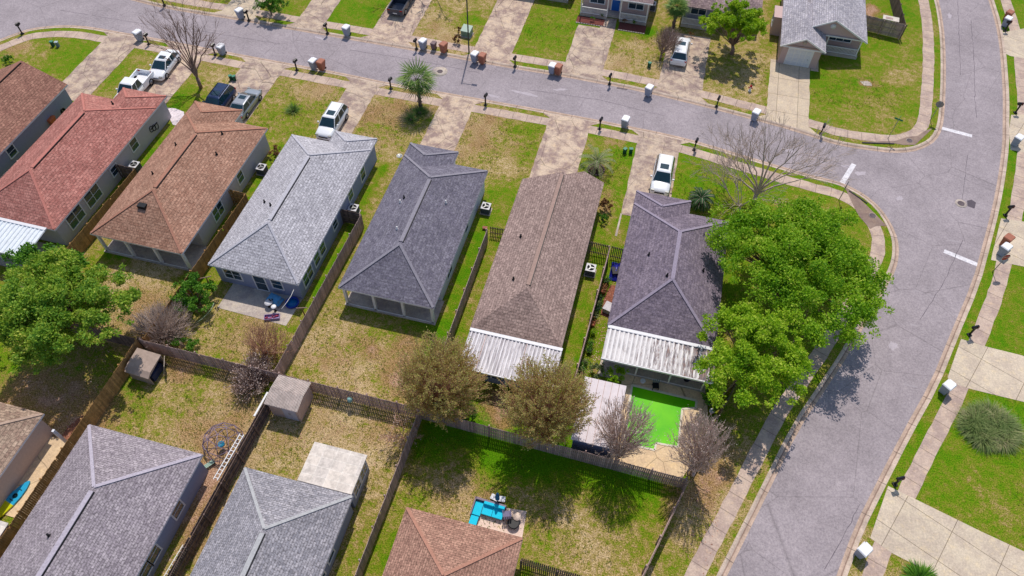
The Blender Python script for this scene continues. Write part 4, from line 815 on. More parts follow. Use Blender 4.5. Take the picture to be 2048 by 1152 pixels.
for a in [(274, 340, 'air conditioner behind the short fence by the red roofed house'), (526, 345, 'air conditioner in the gap between tan brown and light grey roofs'), (709, 426, 'air conditioner with pale ring above the leaning return fence'), (972, 423, 'air conditioner beside the charcoal roofed house front corner'), (1180, 546, 'air conditioner in the narrow yard right of the taupe roof'), (1303, 18, 'air conditioner at the right side of the blue door house')]: ac(*a)
# ------------------------------------------------------------------ cars
CP = {}
def carpaint(name, c, metal=.0): return CP.setdefault(name, plain(name, c, .28, .04, 1, spec=.6, metal=metal))
def loft(mb, st, prof, smooth=True):
    """st: (y, z0, z1, halfwidth); prof: closed list of (fx, fz) in -1..1 / 0..1"""
    n = len(prof); vs = []
    for y, z0, z1, hw in st: vs += [(fx * hw, y, z0 + fz * (z1 - z0)) for fx, fz in prof]
    fs = [tuple(range(n))[::-1], tuple((len(st) - 1) * n + k for k in range(n))]
    for i in range(len(st) - 1):
        for k in range(n): k2 = (k + 1) % n; fs.append((i * n + k, i * n + k2, (i + 1) * n + k2, (i + 1) * n + k))
    mb.mesh(vs, fs, smooth)
BP = [(-.86, 0), (.86, 0), (.97, .12), (1, .45), (.97, .78), (.88, .95), (.6, 1.0), (0, 1.02), (-.6, 1.0), (-.88, .95), (-.97, .78), (-1, .45), (-.97, .12)]
def car(label, kind, paint, x, y, rz):
    """front of the car points to local -y"""
    t = thing({'sedan': 'parked_car', 'suv': 'parked_suv', 'pickup': 'pickup_truck'}[kind], label, {'sedan': 'car', 'suv': 'suv', 'pickup': 'pickup truck'}[kind], (x, y, .02), R_(rz))
    L, Wd, H, belt = dict(sedan=(4.75, 1.84, 1.45, .92), suv=(4.75, 1.9, 1.72, 1.08), pickup=(5.5, 1.98, 1.85, 1.12))[kind]
    h, w2 = L / 2, Wd / 2; b = belt; mb = MB(); g = .26 if kind != 'pickup' else .36
    if kind == 'sedan': st = [(-h, .38, .58, .62 * w2), (-h + .06, .24, .66, .82 * w2), (-h + .3, .22, .74, .96 * w2), (-h + 1.25, .22, b - .02, w2), (-.1, .22, b, w2), (h - 1.2, .22, b + .03, w2), (h - .4, .24, b + .03, .97 * w2), (h - .07, .3, b - .04, .86 * w2), (h, .4, .72, .72 * w2)]
    elif kind == 'suv': st = [(-h, .42, .72, .68 * w2), (-h + .06, .28, .84, .86 * w2), (-h + .3, .26, .94, .97 * w2), (-h + 1.15, .26, b - .03, w2), (-.1, .26, b, w2), (h - .5, .27, b + .02, w2), (h - .07, .3, b, .92 * w2), (h, .42, .9, .82 * w2)]
    else: st = [(-h, .5, .9, .74 * w2), (-h + .06, .38, 1.0, .9 * w2), (-h + .3, .36, 1.06, .98 * w2), (-h + 1.35, .36, b, w2), (.55, .36, b, w2), (.56, .36, .62, w2), (h - .02, .36, .62, .98 * w2), (h, .42, .6, .9 * w2)]
    loft(mb, st, BP)
    if kind == 'pickup':
        for s_ in (-1, 1): mb.box(s_ * w2 * .99 if s_ > 0 else -w2 * .99, .56, .5, s_ * w2 * .86, h - .02, b)
        mb.box(-w2 * .86, h - .1, .5, w2 * .86, h - .02, b); mb.box(-w2 * .86, .56, .5, w2 * .86, .62, b)
    body = mb.build('body', paint, t, fixn=True)
    if kind == 'sedan': ya, yb, ta, tb = -h + 1.1, h - .42, -h + 1.95, h - 1.2
    elif kind == 'suv': ya, yb, ta, tb = -h + 1.12, h - .1, -h + 1.85, h - .5
    else: ya, yb, ta, tb = -h + 1.35, .58, -h + 2.05, .42
    wb, wt = w2 * .93, w2 * .72; zb, zt = b - .02, H
    B_ = [(-wb, ya, zb), (wb, ya, zb), (wb, yb, zb), (-wb, yb, zb)]; T_ = [(-wt, ta, zt - .03), (wt, ta, zt - .03), (wt, tb, zt - .02), (-wt, tb, zt - .02)]
    mb = MB(); C_ = [(-wt * .85, ta + .12, zt + .02), (wt * .85, ta + .12, zt + .02), (wt * .85, tb - .1, zt + .02), (-wt * .85, tb - .1, zt + .02)]
    mb.mesh(B_ + T_ + C_, [(0, 1, 5, 4), (1, 2, 6, 5), (2, 3, 7, 6), (3, 0, 4, 7), (4, 5, 9, 8), (5, 6, 10, 9), (6, 7, 11, 10), (7, 4, 8, 11), (8, 9, 10, 11)], False); mb.build('roof', paint, t, fixn=True)
    def pane(q, nm, ins=.09, out=.014):
        q = [Vector(v) for v in q]; c = sum(q, Vector()) / 4; n = (q[1] - q[0]).cross(q[2] - q[0]).normalized()
        if n.dot(c - Vector((0, (ya + yb) / 2, zb))) < 0: n = -n
        v = [p_ + (c - p_) * ins + n * out for p_ in q]; m_ = MB(); m_.face(v); m_.build(nm, M['cglass'], t, fixn=False)
    pane([B_[0], B_[1], T_[1], T_[0]], 'windscreen', .07); pane([B_[2], B_[3], T_[3], T_[2]], 'rear_window', .1)
    for s_, (i, j) in ((1, (1, 2)), (-1, (0, 3))):
        lo0, lo1, hi0, hi1 = [Vector(v) for v in (B_[i], B_[j], T_[i], T_[j])]; ks = (0, .5, 1) if kind != 'suv' else (0, .38, .72, 1)
        for k0, k1 in zip(ks, ks[1:]): pane([lo0.lerp(lo1, k0), lo0.lerp(lo1, k1), hi0.lerp(hi1, k1), hi0.lerp(hi1, k0)], 'side_window', .1)
    if kind == 'suv':
        for s_ in (-1, 1): mb = MB(); mb.bar((s_ * wt * .88, ta + .3, zt + .05), (s_ * wt * .88, tb - .1, zt + .05), .05, .04); mb.build('roof_rail', M['steel'] if 'dark' not in label else M['black'], t)
        mb = MB(); mb.box(-wt * .6, ta + .35, zt + .02, wt * .6, ta + 1.05, zt + .032); mb.build('sunroof', M['cglass'], t)
    if kind == 'sedan': mb = MB(); mb.box(-wt * .55, ta + .25, zt + .02, wt * .55, ta + .8, zt + .032); mb.build('sunroof', M['cglass'], t)
    for s_ in (-1, 1):
        for wy in (-h + .88, h - .95):
            r_ = .33 if kind == 'sedan' else .37 if kind == 'suv' else .40
            mb = MB(); mb.lathe([(r_ * .62, -.115), (r_ * .95, -.115), (r_, -.07), (r_, .07), (r_ * .95, .115), (r_ * .62, .115)], (s_ * (w2 - .10), wy, r_), 20, axis='x'); ty = mb.build('tyre', M['tyre'], t, fixn=True)
            mb = MB(); mb.lathe([(r_ * .6, -.02), (r_ * .6, .02), (.05, .035)], (s_ * (w2 + .0), wy, r_), 14, axis='x'); mb.build('rim', M['rim'], ty, fixn=True)
        fz = .6 if kind == 'sedan' else .76 if kind == 'suv' else .86
        mb = MB(); mb.box(s_ * w2 * .55, -h + .02, fz, s_ * w2 * .88, -h + .2, fz + .13); mb.build('headlight', M['steel'], t, fixn=True)
        mb = MB(); mb.box(s_ * w2 * .62, h - .14, fz + .06, s_ * w2 * .93, h - .015, fz + .22); mb.build('taillight', plain('red_lamp', (170, 24, 22), .3, .05) if 'rl' not in M else M['rl'], t, fixn=True)
        mb = MB(); mb.box(s_ * (w2 + .02), ya + .35, b + .02, s_ * (w2 + .2), ya + .47, b + .17); mb.build('wing_mirror', paint, t, fixn=True)
    mb = MB(); mb.box(-w2 * .5, -h - .012, .45 if kind == 'sedan' else .55, w2 * .5, -h + .1, .56 if kind == 'sedan' else .72); mb.build('grille', M['black'], t)
    mb = MB(); mb.box(-.26, h - .03, .55, .26, h + .012, .68); mb.build('number_plate', M['white'], t)
    return t
WHT = carpaint('white_car_paint', (236, 238, 242))
car('white sedan with dark sunroof parked behind the white pickup', 'sedan', WHT, -53.4, 55.6, 4)
car('white pickup truck half hidden behind the dusty red roof', 'pickup', WHT, -54.3, 50.9, 2)
car('dark blue suv parked left of the silver sedan', 'suv', carpaint('dark_blue_paint', (44, 62, 98), .3), -44.6, 51.3, 0)
car('silver grey sedan parked right of the dark blue suv, red tail lamp towards the roof', 'sedan', carpaint('silver_paint', (168, 172, 178), .5), -41.9, 52.0, 180)
car('white suv with roof rails parked nose in at the light grey roofed house', 'suv', WHT, -31.9, 51.6, 0)
car('white suv parked alone above the purple grey roof', 'suv', WHT, 2.0, 52.8, 0)
car('white suv seen from behind by the small bare tree across the street', 'suv', WHT, 1.35, 73.2, 180)
car('dark grey pickup cut by the top edge of the photo', 'pickup', carpaint('dark_grey_paint', (70, 74, 86), .3), -32.3, 74.2, 180)
# ------------------------------------------------------------------ signs, pole, hydrant, utility boxes
def oct_(r): return [(r * math.cos(math.pi / 8 + k * math.pi / 4), r * math.sin(math.pi / 8 + k * math.pi / 4)) for k in range(8)]
M['stop_red'] = plain('sign_red', (190, 28, 40), .5, .05); M['sign_green'] = plain('sign_green', (24, 120, 84), .5, .05)
def text(body, size, mat, parent, loc, rot, name):
    cu = bpy.data.curves.new(name, 'FONT'); cu.body = body; cu.size = size; cu.align_x = 'CENTER'; cu.align_y = 'CENTER'; cu.extrude = .004
    tmp = bpy.data.objects.new(name, cu); me = bpy.data.meshes.new_from_object(tmp); bpy.data.objects.remove(tmp)
    o = bpy.data.objects.new(name, me); COL.objects.link(o); me.materials.append(mat); o.parent = parent; o.location = loc; o.rotation_euler = rot; return o
def stopsign(px, py, label, face):
    """face = heading of the sign face in degrees"""
    t = thing('stop_sign', label, 'stop sign', P(px, py, 0), R_(face + 90))
    mb = MB(); mb.tube([(0, .03, 0), (0, .03, 2.5)], .035, 8); mb.build('pole', M['steel'], t)
    mb = MB(); o8 = oct_(.40); mb.mesh([(x, .0, 2.15 + z) for x, z in o8] + [(x, .012, 2.15 + z) for x, z in o8], [tuple(range(8)), tuple(range(15, 7, -1))] + [(i, 8 + i, 8 + (i + 1) % 8, (i + 1) % 8) for i in range(8)]); mb.build('sign_back', M['steel'], t, fixn=True)
    mb = MB(); o8 = oct_(.40); mb.mesh([(x, -.004, 2.15 + z) for x, z in o8], [tuple(range(8))]); f = mb.build('sign_border', M['white'], t)
    mb = MB(); o8 = oct_(.37); mb.mesh([(x, -.008, 2.15 + z) for x, z in o8], [tuple(range(8))]); mb.build('sign_face', M['stop_red'], t)
    text('STOP', .30, M['white'], t, (0, -.010, 2.15), (R_(90), 0, 0), 'lettering'); return t
stopsign(1985, 545, 'red octagonal stop sign facing the camera at the right kerb', -68)
stopsign(1860, 241, 'stop sign seen from its grey back at the lawn corner', 72)
stopsign(1677, 400, 'stop sign seen edge on between the bare tree and the leafy corner', 158)
t = thing('street_name_sign', 'crossed green street name blades on a thin post at the lawn corner', 'street sign', P(1776, 277, 0), 0)
mb = MB(); mb.tube([(0, 0, 0), (0, 0, 2.6)], .03, 8); mb.build('pole', M['steel'], t)
for k, a_ in enumerate((-.35, 1.15)):
    mb = MB(); mb.box(-.42, -.012, 2.45 + .18 * k, .42, .012, 2.62 + .18 * k, Matrix.Rotation(a_, 4, 'Z')); mb.build('name_blade', M['sign_green'], t)
t = thing('utility_pole', 'tall thin dark pole rising from the verge past the green transformer', 'utility pole', P(938, 105, 0))
mb = MB(); mb.tube([(0, 0, 0), (.0, 0, 9.5)], [.085, .06], 10); mb.build('pole', plain('dark_pole', (62, 70, 66), .6, .1), t)
mb = MB(); mb.bar((0, 0, 9.3), (1.2, .2, 9.6), .06, .06); mb.box(1.1, .1, 9.5, 1.7, .35, 9.65); mb.build('lamp_arm', M['steel'], t)
t = thing('transformer_box', 'pale green ground transformer between two brown shrubs and the dark pole', 'utility box', P(934, 70, 0), -.1)
mb = MB(); mb.box(-.65, -.6, 0, .65, .6, .1); mb.build('base_pad', M['slab'], t)
mb = MB(); mb.mesh([(-.55, -.5, .1), (.55, -.5, .1), (.55, .5, .1), (-.55, .5, .1), (-.55, -.5, .72), (.55, -.5, .72), (.55, .5, .95), (-.55, .5, .95)], [(3, 2, 1, 0), (4, 5, 6, 7), (0, 1, 5, 4), (1, 2, 6, 5), (2, 3, 7, 6), (3, 0, 4, 7)]); mb.build('cabinet', plain('pale_green_metal', (118, 146, 128), .5, .1), t)
mb = MB(); mb.mesh([(-.58, -.54, .74), (.58, -.54, .74), (.58, .52, .98), (-.58, .52, .98), (-.58, -.54, .79), (.58, -.54, .79), (.58, .52, 1.03), (-.58, .52, 1.03)], [(3, 2, 1, 0), (4, 5, 6, 7), (0, 1, 5, 4), (1, 2, 6, 5), (2, 3, 7, 6), (3, 0, 4, 7)]); mb.build('lid', plain('pale_green_lid', (168, 188, 172), .5, .08), t)
def pedestal(px, py, label, c=(22, 84, 60), s=1):
    p = P(px, py, 0); key = 'ped%d' % c[0]
    if key in protos: return copy_thing(protos[key], p, rnd.uniform(0, 3), label)
    t = thing('utility_pedestal', label, 'utility box', p, .3, 'small green utility pedestals in front yards'); protos[key] = t
    mb = MB(); mb.prism([(-.16 * s, -.13), (.16 * s, -.13), (.16 * s, .13), (-.16 * s, .13)], 0, .55); mb.build('housing', plain('green_plastic%d' % c[0], c, .5, .1), t)
    mb = MB(); mb.prism([(-.19 * s, -.16), (.19 * s, -.16), (.19 * s, .16), (-.19 * s, .16)], .55, .63); mb.build('cap', plain('cap%d' % c[0], tuple(min(255, v + 50) for v in c), .5, .1), t); return t
pedestal(107, 92, 'small dark green pedestal in the top left lawn, left of its grey twin'); pedestal(463, 160, 'small green pedestal in the lawn by the tall bare tree, left one'); pedestal(470, 161, 'small green pedestal in the lawn by the tall bare tree, right one')
pedestal(1249, 306, 'small dark green pedestal above the grass beside the pindo palm, left one'); pedestal(1261, 306, 'small bright green pedestal above the grass beside the pindo palm, right one'); pedestal(1298, 134, 'dark green pedestal left of the small bare tree across the street')
pedestal(117, 93, 'small grey pedestal in the top left lawn', (118, 132, 140))
t = thing('fire_hydrant', 'red capped fire hydrant with white foot in the far verge lawn', 'fire hydrant', P(1499, 182, 0))
mb = MB(); mb.lathe([(.16, 0), (.16, .06), (.11, .08), (.11, .5), (.15, .52), (.15, .56)], n=12); mb.build('barrel', M['white'], t)
mb = MB(); mb.lathe([(.14, .56), (.13, .68), (.07, .76), (.04, .8)], n=12); mb.build('bonnet', M['stop_red'], t)
mb = MB(); mb.lathe([(.07, -.22), (.07, .22)], (0, 0, .4), 10, axis='x'); mb.build('outlets', M['stop_red'], t)
# ------------------------------------------------------------------ sheds
M['shed'] = plain('pinkish_shed_metal', (208, 182, 172), .6, .06); M['shed_roof'] = plain('streaky_shed_roof', (206, 192, 184), .6, .2, 2.2)
t = thing('garden_shed', 'tan metal garden shed with ribbed roof and double doors by the back fence', 'shed', (-23.55, 19.95, 0), R_(0))
mb = MB(); W2, D2 = 2.35, 2.25; mb.box(0, 0, 0, W2, D2, 1.95)
for k in range(16): mb.box(.0 + W2 * k / 16 + .02, -.015, 0, W2 * k / 16 + .09, 0, 1.95)
for k in range(16): mb.box(W2, D2 * k / 16 + .02, 0, W2 + .015, D2 * k / 16 + .09, 1.95)
mb.build('wall', M['shed'], t)
mb = MB(); n = 13; xx = -.14
z0, z1 = 1.96, 2.2
for k in range(n * 2):
    a_ = -.14 + (W2 + .28) * k / (n * 2); b_ = -.14 + (W2 + .28) * (k + .55) / (n * 2)
    mb.bar((a_ + .05, -.14, z0 + .04), (a_ + .05, D2 / 2, z1 + .04), .05, .09); mb.bar((a_ + .05, D2 / 2, z1 + .04), (a_ + .05, D2 + .14, z0 + .04), .05, .09)
mb.mesh([(-.16, -.16, z0), (W2 + .16, -.16, z0), (W2 + .16, D2 / 2, z1), (-.16, D2 / 2, z1), (W2 + .16, D2 + .16, z0), (-.16, D2 + .16, z0)], [(0, 1, 2, 3), (3, 2, 4, 5)]); r = mb.build('roof', M['shed_roof'], t); mb = MB()
for k in range(13): a_ = -.1 + (W2 + .2) * k / 13; mb.bar((a_, -.15, z0 + .012), (a_, D2 / 2, z1 + .012), .045, .012); mb.bar((a_, D2 / 2, z1 + .012), (a_, D2 + .15, z0 + .012), .045, .012)
mb.build('roof_grooves', M['fence'], r)
mb = MB(); mb.box(W2 + .0, 0, 1.9, W2 + .02, D2, 1.97); mb.mesh([(W2, 0, 1.95), (W2, D2, 1.95), (W2, D2 / 2, z1 - .01)], [(0, 1, 2)]); mb.mesh([(0, 0, 1.95), (0, D2, 1.95), (0, D2 / 2, z1 - .01)], [(0, 2, 1)]); mb.build('gable', M['shed'], t)
for k in (0, 1): mb = MB(); mb.box(1.1 + k * .55, -.035, .06, 1.1 + k * .55 + .53, -.017, 1.8); d = mb.build('door', plain('pale_shed_door', (196, 192, 204), .6, .06), t); mb = MB(); mb.box(1.56 + k * .1, -.06, .9, 1.6 + k * .1, -.035, 1.1); mb.build('handle', M['steel'], d)
# little grey playhouse shed
t = thing('storage_shed', 'small worn wooden storage shed with hipped lid and open side in the fence corner', 'shed', (-35.7, 20.0, 0), R_(-3))
M['ply'] = plain('worn_board', (170, 150, 138), .85, .15, 3)
mb = MB(); mb.box(0, 0, 0, 2.0, .06, 1.15); mb.box(0, 0, 0, .06, 1.9, 1.5); mb.box(0, 1.84, 0, 2.0, 1.9, 1.5); mb.build('wall', M['ply'], t)
mb = MB(); mb.mesh([(-.1, -.1, 1.16), (2.05, -.1, 1.16), (2.05, .35, 1.45), (-.1, .35, 1.45), (2.05, 1.9, 1.62), (-.1, 1.9, 1.62), (-.1, -.1, 1.1), (2.05, -.1, 1.1), (2.05, 1.9, 1.56), (-.1, 1.9, 1.56)], [(0, 1, 2, 3), (3, 2, 4, 5), (0, 6, 7, 1), (1, 7, 8, 4, 2), (5, 4, 8, 9), (0, 3, 5, 9, 6), (9, 8, 7, 6)]); mb.build('roof', M['ply'], t)
mb = MB(); m_ = Matrix.Translation((2.25, .9, 0)) @ Matrix.Rotation(.55, 4, 'Z')
for k in range(6): mb.box(0, .0 + k * .17, .3, .04, .15 + k * .17, 1.45, m_ @ Matrix.Rotation(.35, 4, 'Y'))
mb.build('door_flap', plain('striped_panel', (186, 172, 158), .8, .12), t)
mb = MB(); mb.box(.5, .3, 0, 1.9, 1.6, .7); mb.build('stored_boxes', plain('dark_boxes', (52, 60, 92), .7, .3, 3), t)
# pool shed
t = thing('metal_shed', 'long white roofed metal shed with blue grey side left of the pool', 'shed', (-.85, 22.95, 0))
mb = MB(); mb.box(.05, .05, 0, 3.0, 4.95, 2.05)
for k in range(7): mb.box(.03, .02, .15 + k * .28, 3.02, .05, .25 + k * .28)
mb.build('wall', plain('blue_grey_metal', (112, 124, 156), .5, .1), t)
mb = MB(); mb.mesh([(-.1, -.12, 2.06), (3.1, -.12, 2.06), (3.1, 5.1, 2.28), (-.1, 5.1, 2.28), (-.1, -.12, 2.13), (3.1, -.12, 2.13), (3.1, 5.1, 2.35), (-.1, 5.1, 2.35)], [(3, 2, 1, 0), (4, 5, 6, 7), (0, 1, 5, 4), (1, 2, 6, 5), (2, 3, 7, 6), (3, 0, 4, 7)]); r = mb.build('roof', plain('whitish_roof', (214, 204, 208), .6, .08, 1.5), t)
mb = MB()
for k in range(1, 6): mb.bar((-.1 + 3.2 * k / 6, -.1, 2.135), (-.1 + 3.2 * k / 6, 5.1, 2.355), .035, .02)
mb.build('seams', M['fence'], r)
# ------------------------------------------------------------------ pool
t = thing('swimming_pool', 'in ground pool with opaque lime green water and concrete deck', 'swimming pool', (0, 0, 0))
def watermat():
    t_ = NT('lime_green_water'); pos = t_.pos(); n = t_.noise(pos, .5, 3); col = t_.ramp(n, [(.3, lin((84, 186, 0))), (.7, lin((112, 206, 0)))]); t_.fin(col, .45, .12); t_.bump(t_.noise(pos, 3, 3), .08, .02); return t_.m
pool = [tuple(P(a, b, .035)[:2]) for a, b in [(1264, 771), (1393, 802), (1391, 817), (1364, 819), (1356, 895), (1312, 887), (1309, 901), (1286, 896), (1249, 886), (1258, 810)]]
deckp = [(1.8, 30.4), (8.6, 30.3), (8.9, 27.9), (8.0, 24.0), (7.4, 22.6), (2.0, 22.7), (2.1, 28.2)]
cen = Vector((5.2, 27.2)); 
vs = [Vector(p_) for p_ in deckp] + [Vector(p_) for p_ in pool]; n1, n2 = len(deckp), len(pool)
rr = delaunay_2d_cdt(vs, [(i, (i + 1) % n1) for i in range(n1)] + [(n1 + i, n1 + (i + 1) % n2) for i in range(n2)], [], 0, 1e-5)
def inside(pt, poly):
    c = False; n = len(poly)
    for i in range(n):
        (x1, y1), (x2, y2) = poly[i], poly[(i + 1) % n]
        if (y1 > pt.y) != (y2 > pt.y) and pt.x < (x2 - x1) * (pt.y - y1) / (y2 - y1) + x1: c = not c
    return c
mb = MB(); DZ = .1
for f in rr[2]:
    c = sum((rr[0][i] for i in f), Vector((0, 0))) / 3
    if inside(c, deckp) and not inside(c, pool):
        q = [(rr[0][i].x, rr[0][i].y, DZ) for i in f]
        if (Vector(q[1]) - Vector(q[0])).cross(Vector(q[2]) - Vector(q[0])).z < 0: q.reverse()
        mb.face(q)
for a_, b_ in zip(deckp, deckp[1:] + deckp[:1]): mb.face([(a_[0], a_[1], 0), (b_[0], b_[1], 0), (b_[0], b_[1], DZ), (a_[0], a_[1], DZ)])
mb.build('deck', M['deck'], t, fixn=False)
mb = MB()
for a_, b_ in zip(pool, pool[1:] + pool[:1]): mb.bar((a_[0], a_[1], DZ), (b_[0], b_[1], DZ), .16, .07)
mb.build('coping', plain('pool_coping', (216, 208, 190), .7, .08), t)
mb = MB(); mb.prism(pool, .0, .035, bottom=False); mb.build('water', watermat(), t)
# items round the pool
t = thing('garden_chair', 'black slatted chair standing at the pool edge under the patio roof', 'chair', (4.55, 29.75, .1), R_(10))
mb = MB(); mb.box(-.25, -.25, .38, .25, .25, .43); mb.build('seat', M['black'], t)
mb = MB()
for k in range(4): mb.box(-.24 + k * .14, .22, .43, -.18 + k * .14, .26, .9)
mb.build('backrest', plain('grey_slats', (120, 130, 150), .6, .1), t)
for sx in (-.22, .22):
    for sy in (-.22, .22): mb = MB(); mb.box(sx - .02, sy - .02, 0, sx + .02, sy + .02, .38); mb.build('leg', M['black'], t)
for k, (px, py, lb) in enumerate([(1285, 764, 'small white skimmer lid on the shaded deck above the pool'), (1419, 808, 'round pale blue pot on the deck near the dark fence'), (1423, 824, 'round white pot right at the dark fence by the pool')]):
    t = thing('flower_pot', lb, 'pot', P(px, py, .1)); mb = MB(); mb.lathe([(.1, 0), (.19, .05), (.21, .2), (.17, .22), (.05, .2)], n=14); mb.build('pot', M['white'] if k != 1 else plain('pale_blue', (150, 190, 200), .5, .1), t)
    mb = MB(); mb.lathe([(.22, .2), (.22, .23), (.16, .23)], n=14); mb.build('rim', M['trim'], t)
t = thing('patio_table', 'dark table and stacked seats under the weathered patio roof at its right end', 'table', (6.9, 31.2, .06), .2)
mb = MB(); mb.lathe([(.5, .7), (.5, .74)], n=18); mb.build('tabletop', plain('blue_table', (40, 60, 96), .4, .1), t); mb = MB(); mb.lathe([(.25, 0), (.04, .05), (.04, .7)], n=10); mb.build('pedestal', M['black'], t)
# potted plants along fence (row)
M['pot_dark'] = plain('black_pot', (36, 32, 38), .6, .2); M['pot_terra'] = plain('terracotta', (170, 96, 76), .8, .1)

t = thing('blue_tarp', 'deep blue tarpaulin over a heap beside the dark picket fence', 'tarp', (-.9, 39.4, 0)); mb = MB(); r = random.Random(3); nx, ny = 8, 12
g_ = [[(x * .14, y * .19, .02 + max(0, .5 * math.sin(math.pi * x / 7) * math.sin(math.pi * y / 11)) + r.uniform(0, .12)) for x in range(nx)] for y in range(ny)]
mb.mesh([p_ for row in g_ for p_ in row], [(y * nx + x, y * nx + x + 1, (y + 1) * nx + x + 1, (y + 1) * nx + x) for y in range(ny - 1) for x in range(nx - 1)], True); mb.build('sheet', plain('blue_plastic', (26, 32, 128), .35, .2, 4), t)
for k, (px, py, lb, c) in enumerate([(1233, 548, 'black lidded tub by the brick path beside the purple roof', (34, 32, 40)), (1216, 620, 'white and dark clutter heap at the left wall of the pool house', (196, 190, 196)), (1254, 503 + 12, 'pale tool box on the blue tarp', (150, 170, 190)), (970, 458, 'reddish crate behind the short dark picket fence', (150, 84, 66))]):
    t = thing('storage_box', lb, 'box', P(px, py, .0 if k != 2 else .55), .3 + k); s_ = (.42, .36, .5) if k < 2 else (.2, .12, .18); mb = MB(); m_ = plain('tub%d' % k, c, .6, .2); mb.box(-s_[0], -s_[1], 0, s_[0], s_[1], s_[2]); mb.build('tub', m_, t); mb = MB(); mb.box(-s_[0] - .03, -s_[1] - .03, s_[2] + .003, s_[0] + .03, s_[1] + .03, s_[2] + .06); mb.build('lid', m_, t)
tag(flat([(-.9, 35.6), (.1, 35.4), (.15, 37.6), (-.2, 39.0), (-.6, 38.9), (-.9, 37.2)], .015, 'path', shingle('brick_path', (206, 132, 108), (190, 150, 130), bw=.22, rh=.11)), kind='structure')
# ------------------------------------------------------------------ patio of the light grey house
tag(flat([(-32.5, 27.9), (-26.1, 27.7), (-25.9, 30.6), (-32.4, 30.7)], .02, 'patio', M['slab']), kind='structure')
def clothespost(x, y, label, ang):
    t = thing('clothesline_post', label, 'clothesline post', (x, y, 0), ang); mb = MB(); mb.tube([(0, 0, 0), (.02, 0, 2.1)], .055, 8); mb.build('post', plain('rusty_pole', (122, 96, 52), .8, .2), t); mb = MB(); mb.bar((-.45, 0, 2.08), (.45, 0, 2.12), .06, .06); mb.build('crossbar', M['bark'], t)
clothespost(-24.55, 28.5, 'leaning brown clothesline post beside the red and purple crate', .3); clothespost(-33.6, 29.3, 'thin brown pole on the grass beside the round green bush', .5)
def cable(px, label, mat=None, r=.02):
    t = tag(MB(), ) if False else None
    mb = MB(); mb.tube([P(*q) for q in px], r, 5); return tag(mb.build('hose', mat or M['white'], None), label, 'hose')
cable([(379, 652, .1), (392, 646, .4), (404, 638, .7), (414, 628, .9), (423, 618, 1.0), (428, 606, 1.1)], 'pale green hose arching from the round bush to the brown pole', plain('pale_green_hose', (160, 180, 150), .6, .05), .025)
cable([(588, 578, 2.1), (582, 592, 1.9), (574, 604, 1.9), (563, 618, 2.05)], 'white cord strung from the house corner to the leaning clothesline post')
def pool_toy(): pass
t = thing('folding_table', 'low table under a crumpled light blue cloth on the shaded patio', 'table', P(551, 602, .02), -.2)
mb = MB(); r = random.Random(5); nx = 8
mb.mesh([(-.7 + 1.4 * x / 7, -.45 + .9 * y / 7, .55 - (.4 if x in (0, 7) or y in (0, 7) else 0) + r.uniform(-.04, .04)) for y in range(nx) for x in range(nx)], [(y * nx + x, y * nx + x + 1, (y + 1) * nx + x + 1, (y + 1) * nx + x) for y in range(nx - 1) for x in range(nx - 1)], True); mb.build('cloth', plain('light_blue_cloth', (88, 158, 206), .7, .2, 5), t)
for sx in (-.55, .55): mb = MB(); mb.box(sx - .03, -.3, 0, sx + .03, .3, .45); mb.build('leg', M['steel'], t)
def roundtable(px, py, label, r_, c, h_=.5, z=.02):
    t = thing('round_table', label, 'table', P(px, py, z)); mb = MB(); mb.lathe([(r_, h_), (r_, h_ + .04)], n=20); mb.build('tabletop', plain('top%d' % px, c, .5, .08), t); mb = MB(); mb.lathe([(r_ * .6, 0), (.04, .04), (.04, h_)], n=10); mb.build('pedestal', M['black'], t); return t
roundtable(540, 612, 'round white side table with dark objects on the patio edge', .34, (228, 226, 228), .5); roundtable(551, 622, 'small white stool in front of the white side table', .22, (240, 240, 244), .62)
for k in range(3):
    q = P(539 + k * 3, 600 + (k % 2) * 2, .57); t = thing('bottle', ['dark bottle on the white side table, left', 'dark bottle on the white side table, middle', 'dark bottle on the white side table, right'][k], 'bottle', q); mb = MB(); mb.lathe([(.045, 0), (.05, .12), (.02, .18), (.02, .24)], n=8); mb.build('body', M['black'], t); mb = MB(); mb.lathe([(.024, .24), (.024, .27)], n=8); mb.build('cap', M['steel'], t)
t = thing('paddling_pool', 'small round blue paddling pool filled with blue toys by the fence', 'paddling pool', P(585, 607, .02)); mb = MB(); mb.lathe([(.55, 0), (.6, .1), (.58, .22), (.5, .22), (.48, .1), (.05, .08)], n=20); mb.build('tub', plain('deep_blue_plastic', (28, 60, 168), .4, .1), t); mb = MB(); mb.lathe([(.46, .12), (.46, .13)], n=20); mb.build('water', plain('teal_water', (20, 110, 170), .2, .1), t)
t = thing('toy_crate', 'open crate of purple and red toys on the grass edge of the patio', 'crate', P(545, 636, 0), R_(22)); t.scale = (.85, .85, .85)
mb = MB(); mb.box(-.75, -.3, 0, .75, .3, .06); mb.box(-.75, -.3, .06, .75, -.26, .3); mb.box(-.75, .26, .06, .75, .3, .3); mb.box(-.75, -.26, .06, -.71, .26, .3); mb.box(.71, -.26, .06, .75, .26, .3); mb.build('tray', plain('lilac_plastic', (150, 132, 176), .5, .1), t)
mb = MB()
for k in range(10): x_ = -.62 + k * .13; mb.lathe([(.06, .06), (.09, .14), (.04, .24)], (x_, r.uniform(-.12, .12), 0), 7)
mb.build('toys', plain('red_toys', (178, 70, 96), .5, .4, 9, isl=.4), t)
